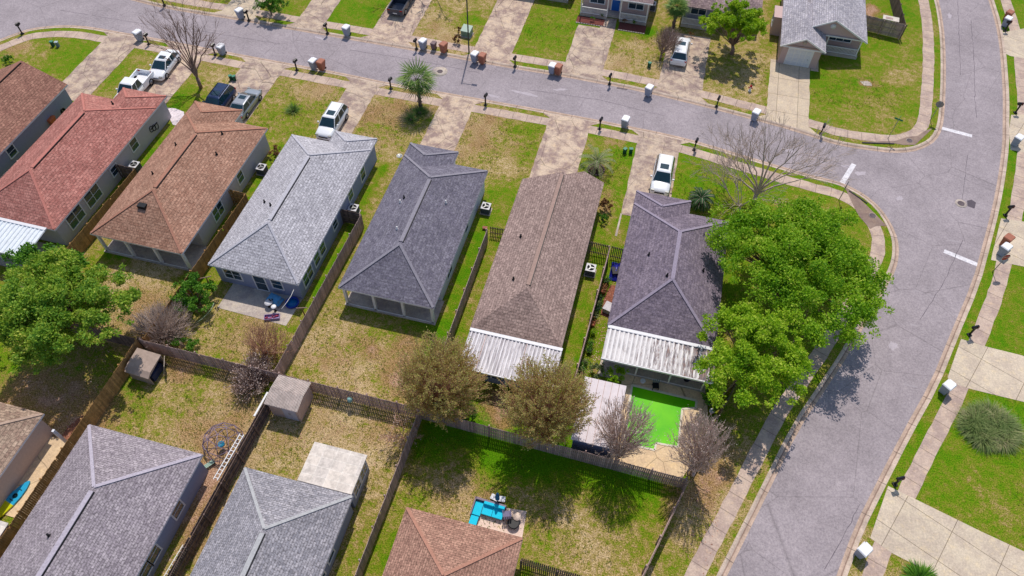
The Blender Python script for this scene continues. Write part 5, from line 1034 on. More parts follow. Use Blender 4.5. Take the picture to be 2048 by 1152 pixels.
# ------------------------------------------------------------------ bottom yards
tag(flat([(-6.4, 14.9), (-2.7, 14.9), (-2.9, 17.6), (-6.2, 17.3)], .02, 'patio', concrete('sandy_patio', (232, 206, 190), cracks=False, stain=.15)), kind='structure')
M['turq'] = plain('turquoise_cushion', (0, 196, 228), .7, .05); M['wicker'] = plain('grey_wicker', (138, 122, 134), .8, .2, 12)
t = thing('sectional_sofa', 'turquoise cushioned corner sofa on the small sandy patio', 'sofa', (-6.62, 15.45, .02), R_(-2)); t.scale = (.72, 1.0, .95)
mb = MB(); mb.box(0, 0, 0, .8, 1.9, .28); mb.box(.8, 1.1, 0, 3.0, 1.9, .28); mb.box(-.06, 1.9, 0, 3.06, 2.05, .68); mb.box(-.12, .75, 0, 0, 2.05, .68); mb.build('frame', M['wicker'], t)
for q in ((.02, .02, .78, .78), (.04, .86, .84, 1.84), (.9, 1.06, 1.9, 1.84), (1.94, 1.06, 2.98, 1.84)): mb = MB(); mb.box(q[0], q[1], .285, q[2], q[3], .44); mb.build('seat_cushion', M['turq'], t)
for q in ((.9, 1.7, 1.9, 1.89), (1.94, 1.7, 2.98, 1.89)): mb = MB(); mb.box(q[0], q[1], .445, q[2], q[3], .78); mb.build('back_cushion', M['turq'], t)
t = thing('patio_umbrella', 'closed blue patio umbrella standing behind the turquoise sofa', 'umbrella', P(995, 1007, 0)); t.scale = (1, 1, .84); mb = MB(); mb.tube([(0, 0, 0), (0, 0, 2.5)], .025, 8); mb.build('pole', M['steel'], t)
mb = MB(); mb.lathe([(.05, 1.15), (.17, 1.2), (.15, 1.7), (.1, 2.2), (.03, 2.5)], n=10); mb.build('canopy', plain('petrol_blue_canvas', (24, 88, 134), .8, .1), t); mb = MB(); mb.lathe([(.25, 0), (.22, .08), (.04, .1)], n=14); mb.build('base', M['black'], t)
for k, (px, py, lb, a_) in enumerate([(989, 997, 'small pale block left of the umbrella foot', -.2), (1003, 1000, 'pale block right of the umbrella foot', .1)]):
    t = thing('paving_block', lb, 'block', P(px, py, 0), a_); mb = MB(); mb.box(-.25, -.18, 0, .25, .18, .2); mb.build('block', M['slab'], t); mb = MB(); mb.box(-.27, -.2, .203, .27, .2, .24); mb.build('cap', M['trim'], t)
def chair(label, x, y, rz, c):
    t = thing('patio_chair', label, 'chair', (x, y, .02), R_(rz)); mb = MB(); mb.box(-.3, -.3, .36, .3, .3, .42); mb.build('seat', c, t); mb = MB()
    for k in range(5): mb.box(-.3 + k * .13, .26, .42, -.2 + k * .13, .3, .95)
    mb.build('backrest', c, t)
    for sx in (-.27, .27):
        for sy in (-.27, .27): mb = MB(); mb.box(sx - .02, sy - .02, 0, sx + .02, sy + .02, .36); mb.build('leg', M['black'], t)
        mb = MB(); mb.box(sx - .03, -.3, .6, sx + .03, .3, .64); mb.build('armrest', c, t)
chair('grey slatted chair between the turquoise sofa and the fire pit', P(1014, 1034).x, P(1014, 1034).y, 200, plain('mauve_grey', (118, 112, 140), .7, .15, 8))
t = thing('fire_pit', 'round dark fire pit on the right edge of the sandy patio', 'fire pit', P(1027, 1049, .02)); mb = MB(); mb.lathe([(.3, 0), (.42, .25), (.42, .34), (.34, .34), (.28, .2), (.03, .16)], n=18); mb.build('bowl', plain('dark_bowl', (74, 74, 92), .6, .15), t); mb = MB(); mb.lathe([(.44, .33), (.44, .37), (.36, .37)], n=18); mb.build('rim', M['black'], t)
roundtable(1034, 1037, 'small round pebble topped table beside the fire pit', .3, (222, 200, 184), .4)
# geodesic climbing dome
M['dome'] = plain('mauve_tube', (134, 118, 140), .5, .2, 2)
t = thing('climbing_dome', 'geodesic climbing dome of thin metal bars beside the dark fence', 'climbing frame', (-25.95, 16.75, 0)); bm = bmesh.new(); bmesh.ops.create_icosphere(bm, subdivisions=2, radius=1.5)
es = [(e.verts[0].co.copy(), e.verts[1].co.copy()) for e in bm.edges if e.verts[0].co.z > -.3 and e.verts[1].co.z > -.3]; bm.free(); mb = MB()
for a_, b_ in es: mb.tube([a_ + Vector((0, 0, .3)), b_ + Vector((0, 0, .3))], .026, 5)
mb.build('bars', M['dome'], t)
t = thing('swing_seat', 'small teal toy seat hanging inside the climbing dome', 'swing', (-25.9, 16.5, .5)); mb = MB(); mb.lathe([(.08, 0), (.24, .06), (.26, .2), (.2, .2), (.1, .1)], n=10); mb.build('seat', plain('teal_plastic', (34, 120, 150), .5, .1), t); mb = MB(); mb.tube([(0, 0, .15), (0, 0, 1.25)], .012, 4); mb.build('rope', M['trim'], t)
def ladder(label, p, q, wdt, n, mat, up=Vector((0, 0, 1))):
    p, q = Vector(p), Vector(q); t = thing('ladder', label, 'ladder', p); d = q - p; s_ = Vector((-d.y, d.x, 0)).normalized() * wdt / 2
    for s2 in (-1, 1): mb = MB(); mb.bar(s_ * s2, d + s_ * s2, .06, .06); mb.build('rail', mat, t)
    for k in range(n): mb = MB(); c = d * ((k + .5) / n); mb.bar(c - s_, c + s_, .04, .04); mb.build('rung', mat, t)
ladder('white ladder lying along the dark fence at the bottom edge', (-25.2, 5.6, .15), (-24.75, 9.2, .5), .42, 12, M['white'])
ladder('long white ladder hung along the top of the dark fence by the dome', (-24.45, 13.6, 1.75), (-24.2, 17.2, 1.85), .3, 12, M['white'])
t = thing('downpipe_gutter', 'white gutter length lying on the fence top left of the tan shed', 'gutter', (-24.0, 19.4, 1.84)); mb = MB(); mb.bar((0, -.6, 0), (.1, 1.4, .05), .14, .06); mb.build('channel', M['white'], t); mb = MB(); mb.box(-.08, -.65, -.05, .08, -.6, .05); mb.build('end_cap', M['trim'], t)
t = thing('garden_bench', 'low pale green slatted bench on the dirt near the climbing dome', 'bench', P(421, 931, 0), R_(55)); mb = MB()
for k in range(3): mb.box(-.4, -.15 + k * .11, .25, .4, -.06 + k * .11, .28)
mb.build('seat', plain('pale_green_paint', (150, 176, 160), .6, .1), t)
for sx in (-.33, .33): mb = MB(); mb.box(sx - .03, -.15, 0, sx + .03, .15, .25); mb.build('leg', M['black'], t)
# lower left patio
t = thing('surfboard', 'blue and yellow paddle board lying beside the tan wall', 'surfboard', (-38.42, 9.0, .12), R_(-13)); prof = [(0, -1.7), (.2, -1.55), (.36, -1.0), (.42, -.2), (.4, .5), (.28, 1.1), (.12, 1.5), (0, 1.62)]; ol = prof + [(-x, y) for x, y in prof[-2:0:-1]]
def halfb(lo, hi, nm, mat, z):
    q = [p_ for p_ in ol if lo <= p_[1] <= hi]; q.sort(key=lambda p_: math.atan2(p_[1] - (lo + hi) / 2, p_[0])); m_ = MB(); m_.prism(q, z, z + .1); m_.build(nm, mat, t)
halfb(-.21, 1.7, 'blue_half', plain('board_blue', (40, 162, 206), .35, .05), 0); halfb(-1.8, -.19, 'yellow_half', plain('board_yellow', (196, 200, 20), .35, .05), 0)
mb = MB(); mb.lathe([(.2, .101), (.2, .106), (.14, .106), (.14, .101)], (0, .35, 0), 16); mb.box(-.05, .28, .101, .05, .42, .107); mb.box(-.12, .8, .101, .12, .88, .106); mb.box(-.18, -.02, .101, .18, .05, .106); mb.build('deck_marks', plain('dark_teal', (20, 70, 84), .4, .1), t)
t = thing('kayak_paddle', 'long pale blue pole lying along the brown fence', 'pole', (-36.9, 10.4, .05)); mb = MB(); mb.tube([(0, 0, .02), (.35, 4.6, .05)], .035, 6); mb.build('shaft', plain('pale_blue_tube', (150, 196, 212), .4, .1), t); mb = MB(); mb.box(.28, 4.5, .0, .44, 4.9, .06); mb.build('blade', M['trim'], t)
tag(flat([(-38.0, 9.0), (-37.0, 9.0), (-36.8, 15.4), (-37.6, 16.2), (-38.1, 15.0)], .014, 'path', shingle('brick_strip', (208, 140, 112), (186, 150, 130), bw=.25, rh=.13)), kind='structure')
t = thing('lean_to_shed', 'flat white panel roofed lean to shed cut by the lower left edge', 'shed', (-38.0, 4.6, 0)); mb = MB(); mb.box(0, 0, 0, 1.55, 2.6, 1.75); mb.build('wall', WM['tan'], t); mb = MB(); mb.box(-.1, -.1, 1.75, 1.65, 2.7, 1.82); mb.build('roof', FR, t)
roundtable(70, 890 + 0, 'small dark table with blue and red toys on the sunken patio', .3, (28, 40, 150), .4, .08)
t = thing('string_toy', 'coiled black hose hung on the grey blue wall at upper left', 'hose reel', P(126, 222, 1.0)); mb = MB(); mb.lathe([(.32, -.06), (.36, 0), (.32, .06), (.26, .06), (.24, 0), (.26, -.06)], n=18, axis='x'); mb.build('coil', M['black'], t, fixn=True); mb = MB(); mb.box(-.12, -.05, -.1, .0, .05, .1); mb.build('bracket', M['steel'], t)
t = thing('wall_ornament', 'looped iron ornament hanging on the side wall of the red roofed house', 'wall ornament', (-48.7, 46.3, 1.1)); mb = MB()
for k in range(3): mb.tube([(0.0, -.9 + k * .4 + .25 * math.cos(a_ / 8 * 6.283), -.15 * k + .35 * math.sin(a_ / 8 * 6.283)) for a_ in range(9)], .035, 5)
mb.build('loops', M['black'], t); mb = MB(); mb.box(-.04, -1, -.02, .03, .2, .02); mb.build('rail', M['black'], t)
# white edged flower bed by red roofed house
pb = W([(330, 216), (350, 217), (368, 224), (369, 236), (360, 252), (346, 250), (338, 235)]); flat(pb, .03, 'gravel_bed', plain('white_pebbles', (226, 212, 216), .8, .35, 14))
tag(flat(W([(283, 185), (372, 140), (382, 148), (345, 196)]), .024, 'brick_edging', shingle('brick_edge', (204, 140, 112), (190, 120, 96), bw=.3, rh=.12)), kind='structure') if False else None
t = thing('satellite_dish', 'small satellite dish with dark arm at the charcoal roof eave', 'satellite dish', P(800, 318, 2.5)); mb = MB(); mb.lathe([(.03, 0), (.2, .04), (.3, .12), (.28, .13), (.18, .06)], (0, 0, .3), 14); mb.build('dish', M['steel'], t, fixn=True); mb = MB(); mb.tube([(0, 0, -.1), (0, 0, .3), (-.35, .1, .45)], .025, 6); mb.build('arm', M['black'], t)
t = thing('wall_basin', 'grey white round basin on the grass by the blue door porch', 'basin', P(1171, 12, 0)); mb = MB(); mb.lathe([(.3, 0), (.42, .1), (.44, .18), (.36, .18), (.3, .1), (.03, .06)], n=16); mb.build('bowl', M['steel'], t); mb = MB(); mb.lathe([(.46, .17), (.46, .2), (.38, .2)], n=16); mb.build('rim', M['trim'], t)
t = thing('hung_panel', 'pale worn panel laid over the corner of the fence beside the garage house', 'panel', (24.3, 84.0, 1.9), -.1); mb = MB(); mb.box(-.9, -.4, 0, .9, .5, .06); mb.build('panel', plain('worn_white_panel', (206, 196, 184), .7, .15, 3), t); mb = MB(); mb.box(-.6, -.2, .063, .2, .2, .08); mb.build('patch', M['fence'], t)
for k, (px, py, lb) in enumerate([(700, 800, 'pale green oval cushion caught on the back fence')]):
    t = thing('garden_ornament', lb, 'ornament', P(px, py, 1.0)); mb = MB(); mb.lathe([(.08, -.25), (.2, -.1), (.2, .2), (.06, .3)], n=10); mb.build('body', plain('pale_teal', (140, 180, 176), .6, .3, 6), t)

# ------------------------------------------------------------------ trees and plants
class Fast:
    """big leaf meshes"""
    def __init__(s): s.v = []; s.f = []
    def leaf(s, p, d, n, l, w_):
        side = d.cross(n)
        if side.length < 1e-4: side = d.orthogonal()
        side.normalize(); b = len(s.v); m = p + d * (l * .5)
        s.v += [p, m + side * (w_ / 2), p + d * l, m - side * (w_ / 2)]; s.f.append((b, b + 1, b + 2, b + 3))
    def build(s, name, mat, parent):
        me = bpy.data.meshes.new(name); me.from_pydata([tuple(v) for v in s.v], [], s.f); me.materials.append(mat); me.update()
        o = bpy.data.objects.new(name, me); COL.objects.link(o); o.parent = parent; return o
def rv(r): 
    while 1:
        v = Vector((r.uniform(-1, 1), r.uniform(-1, 1), r.uniform(-1, 1)))
        if .05 < v.length < 1: return v.normalized()
def leafball(fb, c, rad, n, size, r, up=.55, squash=.75):
    for _ in range(n):
        u = rv(r); k = r.random() ** .45; p = c + Vector((u.x * rad * k, u.y * rad * k, u.z * rad * k * squash))
        d = (rv(r) + u * .6 + Vector((0, 0, .1))).normalized(); nn = (rv(r) * .8 + Vector((0, 0, up)) + u * .5).normalized()
        fb.leaf(p, d, nn, size * r.uniform(.7, 1.3), size * r.uniform(.5, .8))
LEAF = dict(
    big=leafmat('fresh_green_leaves', (92, 152, 26), (162, 200, 42), (214, 224, 96), .45), yel=leafmat('yellow_green_leaves', (108, 164, 24), (178, 208, 46), (222, 228, 104), .45),
    left=leafmat('mixed_green_leaves', (84, 142, 50), (164, 192, 62), (222, 218, 106), .45), bush=leafmat('deep_green_leaves', (58, 112, 34), (112, 162, 44), None, .3),
    bud=leafmat('olive_brown_buds', (200, 160, 116), (188, 190, 104), (222, 222, 146), .5), round=leafmat('bright_green_leaves', (104, 156, 20), (170, 200, 36), (214, 222, 80), .4),
    palm=leafmat('palm_green', (66, 108, 44), (124, 150, 70), (190, 190, 120), .2), pindo=leafmat('grey_green_fronds', (78, 100, 54), (140, 152, 96), None, .15), sago=leafmat('dark_fronds', (26, 60, 30), (52, 92, 40), None, .1),
    pampas=leafmat('grey_green_blades', (84, 116, 50), (140, 152, 92), (190, 174, 140), .15), brown=leafmat('brown_leaves', (120, 78, 50), (150, 112, 70), (120, 130, 60), .15), dead=leafmat('dead_fronds', (206, 176, 164), (232, 214, 204), None, .3))
def lobes(seed, n=7, sc=.5):
    r = random.Random(seed); o = []
    for k in range(n):
        a = k / n * 6.283 + r.uniform(-.3, .3); q = r.uniform(.45, .72); o.append((math.cos(a) * q, math.sin(a) * q, r.uniform(-.25, .15), sc * r.uniform(.8, 1.15)))
    return o + [(0, 0, .3, .6), (.1, -.1, .1, .6)]
def crown_tree(label, cx, cy, cz, rx, ry, rz, leafm, seed, nclump=60, per=170, size=.26, trunk=None, name='leafy_tree', cat='tree', th=.22, lobe=None, grp=None, holes=0.0, rot=0):
    """crown centred above pixel (cx,cy) at height cz; clumps of separate leaves on limbs"""
    r = random.Random(seed); C = P(cx, cy, cz); base = Vector((trunk[0], trunk[1], 0)) if trunk else Vector((C.x, C.y, 0)); t = thing(name, label, cat, base, 0, grp)
    Cl = C - base; fb = Fast(); tb = MB(); fork = Vector((Cl.x * .25, Cl.y * .25, max(.4, (cz - rz) * .8 + .3)))
    tb.tube([(0, 0, -.1), (0.03, .02, fork.z * .5), fork], [th * 1.25, th, th * .85], 8)
    tips = []; lb = [(a * rx, b_ * ry, c * rz, d) for a, b_, c, d in lobe] if lobe else [(0, 0, 0, 1)]
    mr = Matrix.Rotation(rot, 3, 'Z')
    for i in range(nclump):
        l_ = lb[i % len(lb)]
        u = rv(r); u.z = abs(u.z) * 1.0 - .25 if r.random() < .8 else u.z; k = r.uniform(.55, 1.0)
        nz = 1 + .42 * noise.noise(u * 1.7 + Vector((seed, 0, 0)))
        p = Cl + mr @ Vector((l_[0] + u.x * rx * l_[3] * k * nz, l_[1] + u.y * ry * l_[3] * k * nz, l_[2] + u.z * rz * l_[3] * k)); p.z = max(p.z, .5)
        cr = r.uniform(.10, .2) * (rx + ry) / 2 * (l_[3] ** .5); leafball(fb, p, cr, int(per * (r.uniform(.6, 1.3))), size, r)
        tips.append((p, cr))
    for p, cr in tips[::2]:
        m = fork.lerp(p, .5) + Vector((0, 0, -.25 * r.random())); tb.tube([fork, m, p], [th * .42, th * .22, .02], 5)
    # stray sprays around the rim
    for _ in range(nclump):
        u = rv(r); u.z = u.z * .5; l_ = lb[_ % len(lb)]; p = Cl + mr @ Vector((l_[0] + u.x * rx * l_[3] * 1.12, l_[1] + u.y * ry * l_[3] * 1.08, l_[2] + u.z * rz * l_[3])); p.z = max(p.z, .4); leafball(fb, p, cr * .55, per // 6, size, r)
    tb.build('trunk', M['bark'], t); fb.build('crown', LEAF[leafm], t); return t
def grow(tb, p, d, L, rad, depth, r, spread, upb, tips, nseg=3, kids=(2, 3), taper=.62, lf=.74, rmin=.006, sides=5):
    pts = [p]; q = p; dd = d
    for i in range(nseg):
        dd = (dd + rv(r) * .13 + Vector((0, 0, upb * .12))).normalized(); q = q + dd * (L / nseg); pts.append(q)
    r2 = max(rmin, rad * taper); rr = [rad + (r2 - rad) * i / nseg for i in range(nseg + 1)]
    tb.tube(pts, rr, sides if depth > 2 else 3, cap=False)
    if depth == 0: tips.append((q, dd)); return
    for k in range(r.randint(*kids)):
        a = rv(r); nd = (dd + (a - dd * a.dot(dd)) * spread * r.uniform(.7, 1.3) + Vector((0, 0, upb * .35))).normalized()
        st = pts[-1] if k < 2 else pts[-2]
        grow(tb, st, nd, L * lf * r.uniform(.75, 1.2), r2, depth - 1, r, spread, upb, tips, nseg=2, kids=kids, taper=taper, lf=lf, rmin=rmin, sides=sides)
def bud_tree(label, px, py, seed, cx, cy, cz, rx, ry, rz, n=1000, leafm='bud', leafn=9, bark='twig_red', name='budding_tree', cat='tree', grp='budding trees behind the back fence', th=.18, fork=.7, kmin=.35, tw=.012, ls=.12, up=0.0):
    r = random.Random(seed); b = P(px, py, 0); t = thing(name, label, cat, b, 0, grp); tb = MB(); tips = []
    tb.tube([(0, 0, -.1), (0, 0, fork)], [th * 1.1, th * .9], 8); C = P(cx, cy, cz) - b; fb = Fast()
    for k in range(n):
        u = rv(r); kk = r.uniform(kmin, 1) ** .6; lump = 1 + .3 * noise.noise(u * 2.2 + Vector((seed, 0, 0))); q = C + Vector((u.x * rx, u.y * ry, u.z * rz)) * kk * lump; q.z = max(q.z, .5)
        m1 = Vector((q.x * .22, q.y * .22, fork + (q.z - fork) * .32)); m2 = Vector((q.x * .62, q.y * .62, fork + (q.z - fork) * .72)) + rv(r) * .12
        if k % 11 == 0: tb.tube([(0, 0, fork - .05), m1, m2, q], [th * .5, th * .36, th * .22, tw * 1.3], 4, cap=False)
        elif k % 3 == 0: tb.tube([m1.lerp(m2, .5), m2, q], [tw * 1.6, tw * 1.4, tw], 3, cap=False)
        d = (q - m2 + Vector((0, 0, up))).normalized()
        for _ in range(3):
            e = q + (rv(r) * .7 + d * 1.3) * .35; tb.tube([q - d * .3, e], [tw, tw * .7], 3, cap=False)
            for _ in range(leafn): p = (q - d * .3).lerp(e, r.random() * 1.1) + rv(r) * .09; fb.leaf(p, (rv(r) + d).normalized(), (rv(r) + Vector((0, 0, .7))).normalized(), ls * r.uniform(.7, 1.3), ls * .62)
    tb.build('branches', M[bark], t)
    if leafn: fb.build('crown', LEAF[leafm], t)
def bare_tree(label, px, py, seed, H=6, depth=6, th=.16, spread=.5, upb=.5, stems=1, stemspread=.35, bark='bark', leafm=None, leafn=0, leafs=.08, name='bare_tree', cat='tree', grp=None, kids=(2, 3), lean=(0, 0), trunk=.9, lf=.74, rmin=.008, twigs=0):
    r = random.Random(seed); t = thing(name, label, cat, P(px, py, 0), 0, grp); tb = MB(); tips = []
    tb.tube([(0, 0, -.1), (lean[0] * trunk * .5, lean[1] * trunk * .5, trunk)], [th * 1.2, th], 8)
    p0 = Vector((lean[0] * trunk * .5, lean[1] * trunk * .5, trunk - .05))
    L0 = H * .36
    for k in range(stems):
        a = 6.283 * k / stems + r.uniform(-.3, .3); d = Vector((math.cos(a) * stemspread + lean[0], math.sin(a) * stemspread + lean[1], 1)).normalized()
        grow(tb, p0, d, L0 * r.uniform(.85, 1.15), th * (.62 if stems > 1 else .9), depth, r, spread, upb, tips, kids=kids, lf=lf, rmin=rmin)
    tb.build('branches', M[bark], t)
    if leafm:
        fb = Fast()
        for q, d in tips:
            for _ in range(leafn):
                p = q + rv(r) * r.uniform(.0, .28) - d * r.uniform(0, .25); fb.leaf(p, (rv(r) + d).normalized(), (rv(r) + Vector((0, 0, .6))).normalized(), leafs * r.uniform(.7, 1.4), leafs * .6)
        fb.build('crown', LEAF[leafm], t)
    return t
# big trees
crown_tree('huge fresh green tree spreading from the purple grey roof over the roadside pavement', 1600, 514, 5.4, 6.5, 6.7, 3.7, 'big', 11, 270, 260, .2, trunk=(13.2, 42.5), th=.32, lobe=lobes(3, 9, .46))
crown_tree('yellow green lower tree beside the weathered patio roof and pool fence', 1512, 700, 5.2, 4.3, 4.6, 3.3, 'yel', 12, 130, 250, .19, trunk=(11.3, 32.6), th=.24, lobe=lobes(4, 7, .5))
crown_tree('broad dense green tree filling the left edge', 98, 612, 5.6, 5.4, 5.0, 3.5, 'left', 13, 210, 220, .21, th=.3, trunk=(-41.9, 24.6), lobe=lobes(5, 8, .47))
crown_tree('darker green tree behind the sheet metal patio cover, left of the open porch', 95, 535, 4.2, 3.4, 1.9, 2.2, 'bush', 14, 38, 200, .24, trunk=(-46.0, 27.6))
crown_tree('round bright green tree shading the grass across the street', 1470, 44, 4.2, 3.3, 3.3, 3.1, 'round', 15, 84, 220, .22, trunk=tuple(P(1463, 108)[:2]), th=.2, lobe=lobes(6, 6, .5))
crown_tree('leafy green shrub at the top edge with twiggy shade on the pavement', 535, 2, 1.8, 2.2, 1.6, 1.6, 'bush', 16, 26, 150, .2, th=.12)
crown_tree('round dark green bush at the foot of the yellow brown fence', 388, 588, 1.5, 1.75, 1.7, 1.5, 'bush', 17, 30, 190, .17, name='bush', cat='bush', th=.1)
crown_tree('yellowish green shrub at the left end of the weathered patio roof', 1234, 752, 1.0, .95, .8, .8, 'yel', 18, 12, 110, .16, name='bush', cat='bush', th=.06)
crown_tree('greyish green shrub left of the yellowish one by the white roofed shed', 1196, 740, .8, .7, .7, .6, 'pindo', 19, 9, 90, .14, name='bush', cat='bush', th=.05)
crown_tree('green shrub growing through the back fence under the budding tree', 930, 822, .9, 1.1, .9, .8, 'bush', 20, 12, 120, .17, name='bush', cat='bush', th=.05)
crown_tree('brown leaved round shrub at the right side of the taupe roof', 1211, 408, .8, .6, .6, .65, 'brown', 21, 12, 110, .13, name='bush', cat='bush', th=.05)
crown_tree('small dark shrub below the brown one beside the taupe roof', 1207, 436, .5, .5, .5, .4, 'bush', 22, 7, 90, .12, name='bush', cat='bush', th=.04)
crown_tree('brownish shrub in front of the pale green transformer', 914, 78, .6, .55, .5, .5, 'brown', 23, 8, 80, .13, name='bush', cat='bush', th=.04)
crown_tree('small dark brown shrub behind the other one by the transformer', 917, 60, .5, .45, .4, .4, 'brown', 24, 6, 70, .12, name='bush', cat='bush', th=.04)
crown_tree('small shrub at the front right corner of the tan brown roofed house', 549, 303, .5, .5, .8, .5, 'brown', 25, 8, 80, .13, name='bush', cat='bush', th=.04)
crown_tree('low dark shrub at the top left corner of the brown roofed house', 15, 118, .5, .6, .5, .5, 'bush', 26, 7, 80, .14, name='bush', cat='bush', th=.04)
crown_tree('green shrub clump under the bare bush by the back fence', 372, 690, .6, 1.5, .6, .5, 'bush', 27, 12, 90, .15, name='bush', cat='bush', th=.04)
crown_tree('dark green creeper clump in the fence corner of the pool house', 1428, 792, 1.0, .9, 1.3, .8, 'bush', 28, 10, 90, .17, name='bush', cat='bush', th=.04)
# budding trees behind the back fence
bud_tree('budding olive brown tree behind the back fence, by the charcoal house yard', 872, 836, 31, 884, 764, 5.2, 3.05, 2.8, 3.2, n=1150)
bud_tree('budding olive brown tree behind the back fence, left of the white roofed shed', 1092, 884, 32, 1093, 808, 5.5, 3.05, 2.8, 3.3, n=1150)
# bare trees at the pool
bud_tree('bare twiggy tree between white roofed shed and lime green pool', 1232, 922, 41, 1249, 860, 4.9, 2.1, 1.9, 3.3, n=520, leafm='dead', leafn=2, bark='twig', name='bare_tree', grp=None, th=.14, fork=.5, kmin=.3, tw=.013, ls=.09, up=.6)
bud_tree('bare twiggy tree at the fence corner between the pool and the street', 1385, 950, 42, 1397, 888, 4.9, 1.85, 1.8, 3.3, n=480, leafm='dead', leafn=2, bark='twig', name='bare_tree', grp=None, th=.14, fork=.5, kmin=.3, tw=.013, ls=.09, up=.6)

def limb_tree(label, px, py, targets, seed, bark='bark_pale', th=.2, fork=.9, depth=3, sub=9):
    r = random.Random(seed); b = P(px, py, 0); t = thing('bare_tree', label, 'tree', b); tb = MB(); tb.tube([(0, 0, -.1), (0, .05, fork)], [th * 1.2, th], 8); tips = []
    for a, c, dy in targets:
        q = P(a, c, CAMH * (1 - (b.y + dy) / P(a, c).y)) - b; p0 = Vector((0, .05, fork - .05)); pts = [p0]; n = 7
        for i in range(1, n + 1):
            f = i / n; h = fork + (q.z - fork) * f ** .75; w_ = rv(r) * .10 * (1 - f * .3); pts.append(Vector((q.x * f ** 1.1, q.y * f ** 1.1, h)) + w_)
        rr = [th * .5 * (1 - f / n * .85) for f in range(n + 1)]; tb.tube(pts, rr, 6, cap=False)
        for k in range(sub):
            i = r.randint(3, n); d0 = (pts[i] - pts[i - 1]).normalized(); a_ = rv(r); nd = (d0 + (a_ - d0 * a_.dot(d0)) * .7 + Vector((0, 0, .1))).normalized(); grow(tb, pts[i], nd, 1.0, rr[i] * .6, depth, r, .42, .2, tips, lf=.8, rmin=.010, taper=.66)
    tb.build('branches', M[bark], t)
limb_tree('spreading bare tree over the pavement beside the huge green tree', 1508, 402, [(1436, 296, .8), (1465, 285, .2), (1532, 258, .0), (1568, 272, .6), (1610, 290, .2), (1655, 318, .6), (1500, 296, 1.4), (1590, 330, 1.6), (1650, 350, .4), (1428, 330, .2)], 44)
bare_tree('crooked bare branches leaning out left of the huge green tree', 1478, 425, 45, H=4.4, depth=5, th=.11, spread=.45, upb=.1, stems=4, stemspread=.8, bark='bark_pale', kids=(2, 3), lean=(-.35, .1), trunk=.7, lf=.80, rmin=.012)
bud_tree('small forked bare tree with many twigs across the street', 1320, 120, 46, 1336, 82, 2.0, 1.35, 1.5, 1.3, n=230, leafm='dead', leafn=1, bark='bark', name='bare_tree', grp=None, th=.09, fork=.7, kmin=.35, tw=.014, ls=.08, up=.2)
bud_tree('bare haystack shaped bush on the dry lawn before the back fence', 326, 676, 47, 327, 650, .9, 2.3, 2.0, 1.5, n=900, leafn=0, bark='bark_pale', name='bare_bush', cat='bush', grp=None, th=.07, fork=.2, kmin=.2, tw=.013, up=.5)
bud_tree('reddish brown bare bush by the back fence behind the tan shed', 532, 712, 48, 533, 686, 1.5, 1.9, 1.5, 1.7, n=330, leafn=0, bark='twig_red', name='bare_bush', cat='bush', grp=None, th=.06, fork=.2, kmin=.3, tw=.011, up=.9)
bud_tree('tangled grey brown bush hugging the left side of the tan shed', 508, 778, 49, 506, 752, .9, 1.3, 1.9, 1.0, n=420, leafm='dead', leafn=2, bark='bark', name='bare_bush', cat='bush', grp=None, th=.06, fork=.2, kmin=.2, tw=.014, up=.1)
bare_tree('small bare bush against the straight fence in the dry yard', 806, 878, 50, H=1.9, depth=4, th=.04, spread=.6, upb=.1, stems=8, stemspread=.8, bark='twig_red', leafm='dead', leafn=2, leafs=.08, trunk=.15, name='bare_bush', cat='bush', rmin=.012)
bare_tree('leafless tree standing just beyond the dark pickup at the top', 838, -34, 51, H=7.5, depth=6, th=.18, spread=.5, upb=.25, stems=5, stemspread=.8, bark='bark', leafm='dead', leafn=1, leafs=.1, trunk=1.5, lf=.72, rmin=.014)
bare_tree('leafless tree standing beyond the green shrub at the top', 520, -30, 52, H=5, depth=6, th=.12, spread=.55, upb=.2, stems=5, stemspread=.8, bark='bark', leafm='dead', leafn=2, leafs=.1, trunk=1.0, lf=.72, rmin=.012)
limb_tree('tall bare tree in the front yard between white sedan and dark blue suv', 402, 176, [(322, 48, .4), (338, 24, -.2), (362, 18, .6), (388, 24, .9), (412, 44, .2), (432, 74, .5), (322, 92, -.3), (345, 66, .9), (398, 70, -.8), (316, 66, .8)], 43, bark='bark', th=.17, fork=1.3, depth=2, sub=9)
